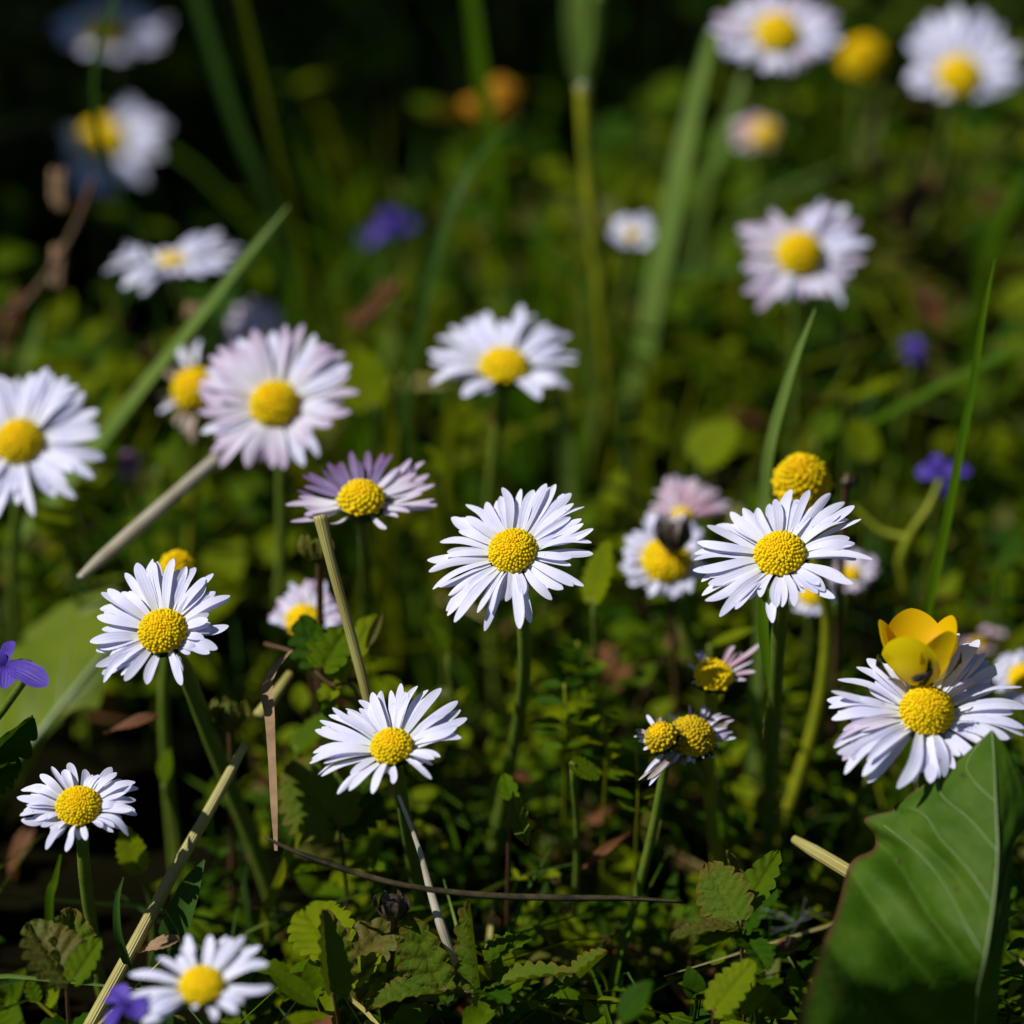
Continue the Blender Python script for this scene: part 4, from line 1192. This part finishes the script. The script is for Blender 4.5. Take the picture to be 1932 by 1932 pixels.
plant('bright single scalloped leaf near the bottom border right of the middle', [(1348, 1905, 0.475), (1345, 1940, 0.478)], [
    (1348, 1905, 1425, 1812, 0.475, 0.475, 78, (-0.4, 0.5, 0.75), 'crenate', 0.2, 'leaf_b', dict(teeth=7, bull=0.06)),
    (1400, 1905, 1455, 1860, 0.477, 0.477, 40, (0.2, 0.7, 0.6), 'crenate', 0.3, 'leaf_a', dict(teeth=7))], seed=4)
plant('dim serrated leaf with brownish rim at the lower left', [(130, 1850, 0.476), (128, 1900, 0.48)], [
    (132, 1850, 55, 1740, 0.474, 0.478, 125, (0.3, 0.6, 0.7), 'crenate', 0.3, 'leaf_d', dict(teeth=6)),
    (135, 1845, 135, 1715, 0.476, 0.484, 110, (0.6, 0.4, 0.7), 'crenate', 0.3, 'leaf_edge', dict(teeth=6)),
    (140, 1850, 190, 1770, 0.474, 0.476, 60, (-0.2, 0.6, 0.7), 'crenate', 0.3, 'leaf_a', dict(teeth=5)),
    (90, 1900, 110, 1862, 0.474, 0.474, 32, (-0.3, 0.7, 0.6), 'round', 0.1, 'leaf_b', dict(teeth=4)),
    (70, 1890, 55, 1850, 0.474, 0.474, 30, (-0.3, 0.6, 0.7), 'round', 0.1, 'leaf_a', dict(teeth=4))], seed=5)
plant('round crenate leaf with tan rim left of the low daisy', [(640, 1560, 0.508), (650, 1640, 0.512)], [
    (640, 1560, 545, 1440, 0.508, 0.512, 150, (-0.35, 0.55, 0.75), 'crenate', 0.15, 'leaf_edge', dict(teeth=7, bull=0.05)),
    (645, 1570, 720, 1500, 0.508, 0.515, 90, (0.2, 0.8, 0.5), 'crenate', 0.2, 'leaf_c', dict(teeth=6)),
    (650, 1640, 560, 1625, 0.51, 0.505, 70, (-0.2, 0.9, 0.4), 'plain', 0.3, 'leaf_a', dict(droop=-0.2)),
    (650, 1640, 735, 1625, 0.51, 0.505, 60, (0.1, 0.9, 0.4), 'plain', 0.3, 'leaf_a', dict(droop=-0.2))], seed=6)
plant('curled green leaves with a brown stem around the cream straw', [(500, 1215, 0.512), (560, 1235, 0.508), (620, 1290, 0.506), (690, 1340, 0.51)], [
    (600, 1250, 570, 1160, 0.506, 0.508, 80, (-0.5, 0.3, 0.8), 'crenate', 0.3, 'leaf_c', dict(teeth=4, bull=0.1)),
    (610, 1260, 655, 1185, 0.502, 0.503, 90, (-0.3, 0.4, 0.8), 'crenate', 0.3, 'leaf_a', dict(teeth=4, bull=0.1)),
    (650, 1260, 710, 1160, 0.508, 0.512, 70, (-0.4, 0.5, 0.75), 'crenate', 0.3, 'leaf_b', dict(teeth=4)),
    (690, 1225, 722, 1150, 0.508, 0.508, 26, (0.3, 0.3, 0.9), 'plain', 0.6, 'leaf_d'),
    (615, 1320, 660, 1255, 0.506, 0.51, 50, (-0.3, 0.6, 0.7), 'crenate', 0.3, 'leaf_b', dict(teeth=3)),
    (600, 1300, 640, 1370, 0.508, 0.504, 46, (-0.3, 0.7, 0.6), 'plain', 0.3, 'leaf_a')], seed=7)
plant('small bright three-toothed leaf with a brown tip beside the bare daisy stem', [(965, 1520, 0.498), (960, 1600, 0.505)], [
    (968, 1515, 992, 1588, 0.498, 0.492, 42, (-0.3, 0.5, 0.8), 'crenate', 0.3, 'leaf_edge', dict(teeth=3, droop=-0.1)),
    (968, 1515, 950, 1460, 0.50, 0.505, 36, (-0.3, 0.6, 0.7), 'crenate', 0.3, 'leaf_a', dict(teeth=3))], seed=8)
for i, (x, y, d_) in enumerate(((1065, 1420, 0.515), (1140, 1470, 0.512), (1090, 1340, 0.525), (1200, 1540, 0.508))):
    r_ = random.Random(60 + i)
    lv = []
    for q in range(5):
        yy = y - 10 - q * r_.uniform(22, 32)
        for sg in (-1, 1):
            ln = r_.uniform(26, 64)
            lv.append((x + sg * 2, yy, x + sg * ln, yy - r_.uniform(-8, 22), d_, d_ + r_.uniform(-0.004, 0.004), r_.uniform(22, 42), (r_.uniform(-0.6, 0.2) + 0.3 * sg, 0.7, 0.6), 'plain', 0.3, r_.choice(['leaf_a', 'leaf_b', 'leaf_c']), dict(rows=10, cols=5)))
    plant('slender sprig with small paired oval leaves in the shady middle right of the bare stem', [(x, y - 130, d_), (x + 4, y - 40, d_ + 0.002), (x, y + 50, d_ + 0.01)], lv, 'leafy_sprig', 'sprig', 'slender leafy sprigs', 5, 'stem_y', seed=20 + i)


# the broad pale leaf behind the violet at the left
def strip_leaf(label, mid, left, right, name, m, lat, mid_w, sub=8, wavy=0.0, cols=14, rows=48, cat='leaf', vein_at=(), vein_w=6, side_right=True, midmat='vein', grp=None, archk=0.04):
    """mid / left / right: matching lists of (px, py, depth) from tip to base"""
    Mi, Le, Ri = spline(path(mid), rows), spline(path(left), rows), spline(path(right), rows)
    base = Mi[-1]
    V, U, Fc = [], [], []
    nn = cols * 2 + 1

    def pt(i, s):
        """i row (float ok by nearest), s in -1..1"""
        i = max(0, min(rows - 1, i))
        k = int(min(i, rows - 2))
        f = i - k
        a = Mi[k].lerp(Mi[k + 1], f)
        e = (Le if s < 0 else Ri)
        b = e[k].lerp(e[k + 1], f)
        p = a.lerp(b, abs(s))
        t = i / (rows - 1)
        n = -FW
        ph = 2 * math.pi * lat * (t + 0.22 * abs(s))
        amp = wavy * (b - a).length * (0.25 + 0.75 * min(1.0, max(0.0, (t - 0.18) / 0.25))) * (0.35 + 1.3 * vnoise(t * 9 + 3, s * 3.5, 4))
        amp += 0.0
        bulge = (abs(math.sin(ph / 2)) - 0.6) * amp * min(1, abs(s) * 3) * (1 - 0.5 * abs(s))
        bulge += 0.10 * wavy * (b - a).length * 4 * (vnoise(t * 16, s * 6 + 9, 6) - 0.5) * abs(s) ** 0.5
        arch = archk * (b - a).length * math.sin(math.pi * abs(s))
        return p + n * (bulge + arch)
    for i in range(rows):
        for k in range(nn):
            s = k / cols - 1
            V.append(pt(i, s))
            U.append(((s + 1) / 2, abs(s)))
    for i in range(rows - 1):
        for k in range(nn - 1):
            a = i * nn + k
            Fc.append((a, a + 1, a + nn + 1, a + nn))
    root = thing(name, (base.x, base.y, base.z), label, cat, grp)
    m_ = MB()
    m_.add(V, Fc, U)
    m_.build('leaf_blade', M[m], root)
    m_ = MB()
    off = -FW * 0.00015
    d0 = mid[0][2]
    tube(m_, [pt(i, 0) + off for i in np.linspace(0, rows - 1, 16)], [pxm(mid_w * 0.25, d0), pxm(mid_w * 0.5, d0), pxm(mid_w * 0.6, d0)], n=48, sides=8)
    m_.build('midrib', M[midmat], root)
    for v in vein_at:
        for sg in ((-1, 1) if side_right else (-1,)):
            m_ = MB()
            i0 = v * (rows - 1)
            tube(m_, [pt(i0 - q * rows * 0.22, sg * q * 0.85) + off * 0.6 for q in np.linspace(0, 1, 9)], [pxm(vein_w * 0.5, d0), pxm(vein_w * 0.3, d0), pxm(1.0, d0)], n=20, sides=6)
            m_.build('vein', M[midmat], root)
    return root


cl = crop(2000, 1960, 3.22)


def LP(x, y, d):
    q = cl(x, y)
    return (q[0], q[1], d)


strip_leaf('large glossy dark green leaf overlapping the edge of the buttercup daisy',
           [LP(1545, -430, 0.4735), LP(1565, -150, 0.470), LP(1575, 150, 0.467), LP(1590, 520, 0.464), LP(1560, 930, 0.461), LP(1500, 1330, 0.459), LP(1460, 1540, 0.461), LP(1420, 1760, 0.468), LP(1400, 2050, 0.478), LP(1380, 2400, 0.488)],
           [LP(1535, -430, 0.4735), LP(1180, -110, 0.475), LP(960, 30, 0.476), LP(780, 160, 0.477), LP(735, 215, 0.477), LP(515, 280, 0.479), LP(605, 420, 0.478), LP(590, 520, 0.477), LP(440, 600, 0.475), LP(360, 760, 0.472),
            LP(290, 1020, 0.467), LP(190, 1290, 0.460), LP(90, 1560, 0.455), LP(20, 1820, 0.453), LP(-40, 2300, 0.452)],
           [LP(1555, -430, 0.4735), LP(1720, -200, 0.472), LP(1850, 100, 0.4715), LP(1830, 330, 0.470), LP(1730, 480, 0.468), LP(1720, 700, 0.467), LP(1690, 1000, 0.465), LP(1650, 1300, 0.464), LP(1610, 1620, 0.468), LP(1580, 2000, 0.480), LP(1550, 2400, 0.492)],
           'dock_leaf', 'big_leaf', 6, 5, wavy=0.13, rows=110, cols=26, vein_at=(0.22, 0.34, 0.46, 0.58), vein_w=2.6, side_right=False)

# the ragged lobe on the left rim of the big leaf is part of its outline in the photo: a small brown-edged flap on its own stalk behind it
strip_leaf('broad pale yellow-green leaf behind the violet at the left border', [(285, 1130, 0.548), (220, 1205, 0.546), (150, 1290, 0.543), (70, 1390, 0.541), (0, 1470, 0.543), (-40, 1520, 0.548)],
           [(280, 1122, 0.548), (170, 1150, 0.555), (80, 1200, 0.556), (0, 1240, 0.556), (-60, 1370, 0.552), (-60, 1510, 0.55)],
           [(290, 1135, 0.548), (235, 1190, 0.546), (205, 1260, 0.544), (185, 1335, 0.541), (150, 1330, 0.541), (95, 1385, 0.541), (35, 1480, 0.543), (-25, 1530, 0.548)],
           'broad_leaf', 'broad_leaf', 5, 14, wavy=0.06, vein_at=(0.5,), vein_w=6)
strip_leaf('second pale leaf tip above the broad yellow-green one', [(290, 1075, 0.555), (220, 1120, 0.555), (140, 1170, 0.556), (60, 1220, 0.56)], [(285, 1070, 0.555), (200, 1095, 0.558), (115, 1140, 0.56), (40, 1200, 0.562)],
           [(293, 1080, 0.555), (235, 1140, 0.553), (165, 1190, 0.554), (80, 1235, 0.56)], 'broad_leaf', 'broad_leaf', 4, 6, wavy=0.04)
plant('dark serrated leaf in shade at the left border over the broad pale leaf', [(-40, 1440, 0.495), (-45, 1500, 0.50)], [
    (-35, 1450, 62, 1352, 0.495, 0.49, 90, (0.6, -0.2, 0.75), 'crenate', 0.5, 'leaf_c', dict(teeth=4)),
    (-40, 1470, 30, 1440, 0.495, 0.49, 80, (0.6, 0.0, 0.75), 'crenate', 0.4, 'leaf_c', dict(teeth=4))], seed=9)


# big blurred leaves of the background, one by one
def lone_leaf(label, bx, by, tx, ty, d0, wd, nc, shape='plain', m='leaf_b', fold=0.2, name='leaf', cat='leaf', group=None, **kw):
    B, T = at(bx, by, d0), at(tx, ty, d0)
    mm = leaf_mesh(B, T, pxm(wd, d0), camvec(*nc), shape, fold, **kw)
    # its stalk
    g_ = Vector((B.x, B.y + 0.006, ground_h(B.x, B.y + 0.006) - 0.002))
    root = thing(name, g_, label, cat, group)
    mm.build('leaf_blade', M[m], root)
    s = MB()
    tube(s, [B, B.lerp(g_, 0.4) + Vector((0.001, 0.002, 0)), g_], 0.0005, n=10, sides=6)
    s.build('leaf_stalk', M['stem'], root)
    return root


BG = [('blurred bright round leaf right of the lilac-tipped daisy', 700, 760, 665, 655, 0.575, 110, 'leaf_b'), ('blurred bright leaf below the flat open daisy', 900, 840, 860, 750, 0.58, 90, 'leaf_b'),
      ('blurred oval leaf left of the violet in the right back', 1600, 740, 1720, 690, 0.585, 90, 'leaf_b'), ('blurred round leaf under the upright pale blade', 1540, 830, 1580, 770, 0.58, 80, 'leaf_a'),
      ('blurred yellow-green leaf left of the upright pale blade', 1320, 870, 1390, 800, 0.575, 110, 'leaf_b'), ('blurred pale green leaf above the flat open daisy', 935, 560, 920, 480, 0.64, 60, 'leaf_b'),
      ('blurred dim leaf between the dark blades at the top', 690, 140, 780, 90, 0.72, 120, 'leaf_a'), ('blurred green leaf beneath the top right daisy', 1690, 300, 1680, 230, 0.68, 60, 'leaf_a'),
      ('yellow-green leaf right of the sharp mid-height daisy', 1120, 1130, 1150, 1020, 0.525, 70, 'leaf_b'), ('blurred pale leaf over the small withering pink daisy', 1340, 1218, 1425, 1185, 0.53, 34, 'leaf_b'),
      ('blurred bright leaf under the left border daisy', 145, 945, 220, 925, 0.55, 50, 'leaf_b'), ('blurred leaf left of the bare daisy stem', 845, 1235, 800, 1160, 0.53, 60, 'leaf_a'),
      ('blurred leaf over the low daisy at its left', 560, 1410, 640, 1340, 0.52, 60, 'leaf_a'), ('blurred bright leaf in the shade at the right of the small curled daisy', 310, 1480, 320, 1410, 0.525, 60, 'leaf_a'),
      ('yellowing leaf under the small curled daisy', 262, 1640, 235, 1560, 0.508, 62, 'leaf_b'), ('blurred leaf behind the pale straw', 300, 880, 330, 800, 0.565, 70, 'leaf_a'),
      ('blurred leaf cluster tip right of the tall sharp blade', 1890, 1060, 1920, 990, 0.56, 60, 'leaf_c'), ('blurred blue-green leaf at the right border', 1880, 640, 1940, 610, 0.59, 60, 'leaf_c'),
      ('blurred dim leaf above the violet at the left border', 120, 1010, 60, 960, 0.545, 70, 'leaf_b'), ('blurred leaf between the mauve daisy and the mid-height daisy', 830, 900, 800, 840, 0.55, 60, 'leaf_b'),
      ('blurred bright leaf right of the yellow ball', 1640, 860, 1610, 790, 0.57, 60, 'leaf_b'), ('blurred leaf below the tiny half-open daisy', 1225, 540, 1190, 470, 0.625, 40, 'leaf_a'),
      ('bright leaf beneath the bare daisy stem at the right', 1080, 1440, 1130, 1470, 0.50, 44, 'leaf_a'), ('blurred dark leaf at the bottom right of the middle', 1170, 1930, 1230, 1850, 0.46, 90, 'leaf_c')]
for i, (lb, bx, by, tx, ty, d_, wd, m_) in enumerate(BG):
    rr = random.Random(100 + i)
    lone_leaf(lb, bx, by, tx, ty, d_, wd, (rr.uniform(-0.5, 0.0), rr.uniform(0.5, 0.8), 0.6), 'plain' if i % 2 else 'crenate', m_, group='separate green leaves', seed=i, rows=20, cols=9)
DL = [('orange-brown dead leaf under the white daisy with the thick dark stem', 300, 1350, 195, 1385, 0.515, 34, 'rust'), ('reddish brown blurred dead leaf in the right back', 1735, 540, 1775, 620, 0.60, 60, 'rust'),
      ('pinkish brown dead leaf between straw and broad dark blade', 340, 1770, 255, 1800, 0.492, 42, 'dead'), ('tan dead leaf bit in the shade above the straw', 295, 1720, 310, 1690, 0.50, 34, 'dead'),
      ('dull red dead leaf strip in the shade right of the bare stem', 1100, 1640, 1190, 1570, 0.515, 26, 'rust'), ('yellow-brown withered leaf right of the faded daisies', 1225, 1600, 1240, 1500, 0.515, 60, 'leaf_d'),
      ('brown dead leaf at the left border over the dim serrated leaf', 20, 1660, 60, 1560, 0.53, 70, 'rust')]
for i, (lb, bx, by, tx, ty, d_, wd, m_) in enumerate(DL):
    rr = random.Random(200 + i)
    B, T = at(bx, by, d_), at(tx, ty, d_)
    o = leaf_mesh(B, T, pxm(wd, d_), camvec(rr.uniform(-0.4, 0.1), 0.7, 0.6), 'plain', 0.5, wave=0.12, seed=i, rows=20, cols=9).build('dead_leaf', M[m_], origin=B)
    tag(o, lb, 'dead leaf', 'dead leaves')

# dry curled ribbon leaf
blade('twisted tan dry leaf hanging left of the cream straw', [(548, 1228, 0.498), (520, 1262, 0.495), (505, 1300, 0.492), (510, 1350, 0.490), (514, 1430, 0.489), (518, 1520, 0.488), (521, 1605, 0.488)], [16, 30, 32, 26, 20, 18, 8], 'dead', rooted=False, fold=0.15, twist=0.15, face=camvec(-0.7, 0.3, 0.65), cat='dry leaf', name='dry_leaf', group=None)


# withered heads
def withered(label, px, py, rpx, d, m, seed, name='withered_flower', stemto=None, petals=9):
    r_ = random.Random(seed)
    c = at(px, py, d)
    r = pxm(rpx, d)
    gx, gy = c.x + r_.uniform(-0.004, 0.004), c.y + 0.01
    root = thing(name, (gx, gy, ground_h(gx, gy)), label, 'withered flower', 'withered flower heads')
    mb = MB()
    tube(mb, [c, c + Vector((0, 0.002, -0.006)), Vector((gx, gy, ground_h(gx, gy) - 0.002))], 0.0006, n=12, sides=6)
    mb.build('stem', M['stem_r'], root)
    mb = MB()
    ball(mb, c, r * 0.72, camvec(0.1, 1, 0.2), 1.05, 12, 8, jit=0.25)
    mb.build('core', M[m], root)
    mb = MB()
    for k in range(petals):
        a = 2 * math.pi * k / petals + r_.uniform(-0.2, 0.2)
        rad = RT * math.cos(a) - FW * math.sin(a)
        petal(mb, c - UP * r * 0.6 + rad * r * 0.3, c + rad * r * r_.uniform(0.7, 1.0) + UP * r * r_.uniform(0.6, 1.1), r * 0.5, rad, r_.uniform(0.1, 0.3), r_.uniform(-0.6, 0.6), 0.4, rows=7)
    mb.build('shrivelled_petals', M[m], root)


withered('blackish withered head hanging under the thin dark curved stalk', 740, 1712, 34, 0.486, 'black', 1)
withered('dark brown seed head in front of a blurred white daisy', 1268, 1012, 38, 0.530, 'black', 2)
withered('olive withered bud with brown scales left of the twisted dry leaf', 432, 1350, 36, 0.51, 'leaf_d', 3)
withered('yellowish withered bud beside the top of the cream straw', 600, 1040, 32, 0.51, 'leaf_d', 4)
withered('tiny dark bud right of the yellow ball', 1600, 912, 14, 0.52, 'black', 5)
withered('tan blurred bud above the withered ragged daisy', 365, 592, 22, 0.58, 'dead', 6)


# seed fluff at the left rim of the big leaf
def fluff():
    c = at(1505, 1742, 0.466)
    o = MB()
    r_ = random.Random(3)
    for k in range(15):
        a = r_.gauss(2.6, 1.1)
        ln = pxm(r_.uniform(25, 85), 0.466)
        e = c + RT * math.cos(a) * ln + UP * math.sin(a) * ln * 0.6 - FW * r_.uniform(-0.002, 0.002)
        tube(o, [c, c.lerp(e, 0.5) + UP * pxm(r_.uniform(-6, 6), 0.466), e], pxm(0.45, 0.466), n=7, sides=4)
    tag(o.build('seed_fluff', M['silk'], origin=c), 'wisp of white seed fluff caught at the left rim of the large glossy leaf', 'seed fluff')


fluff()
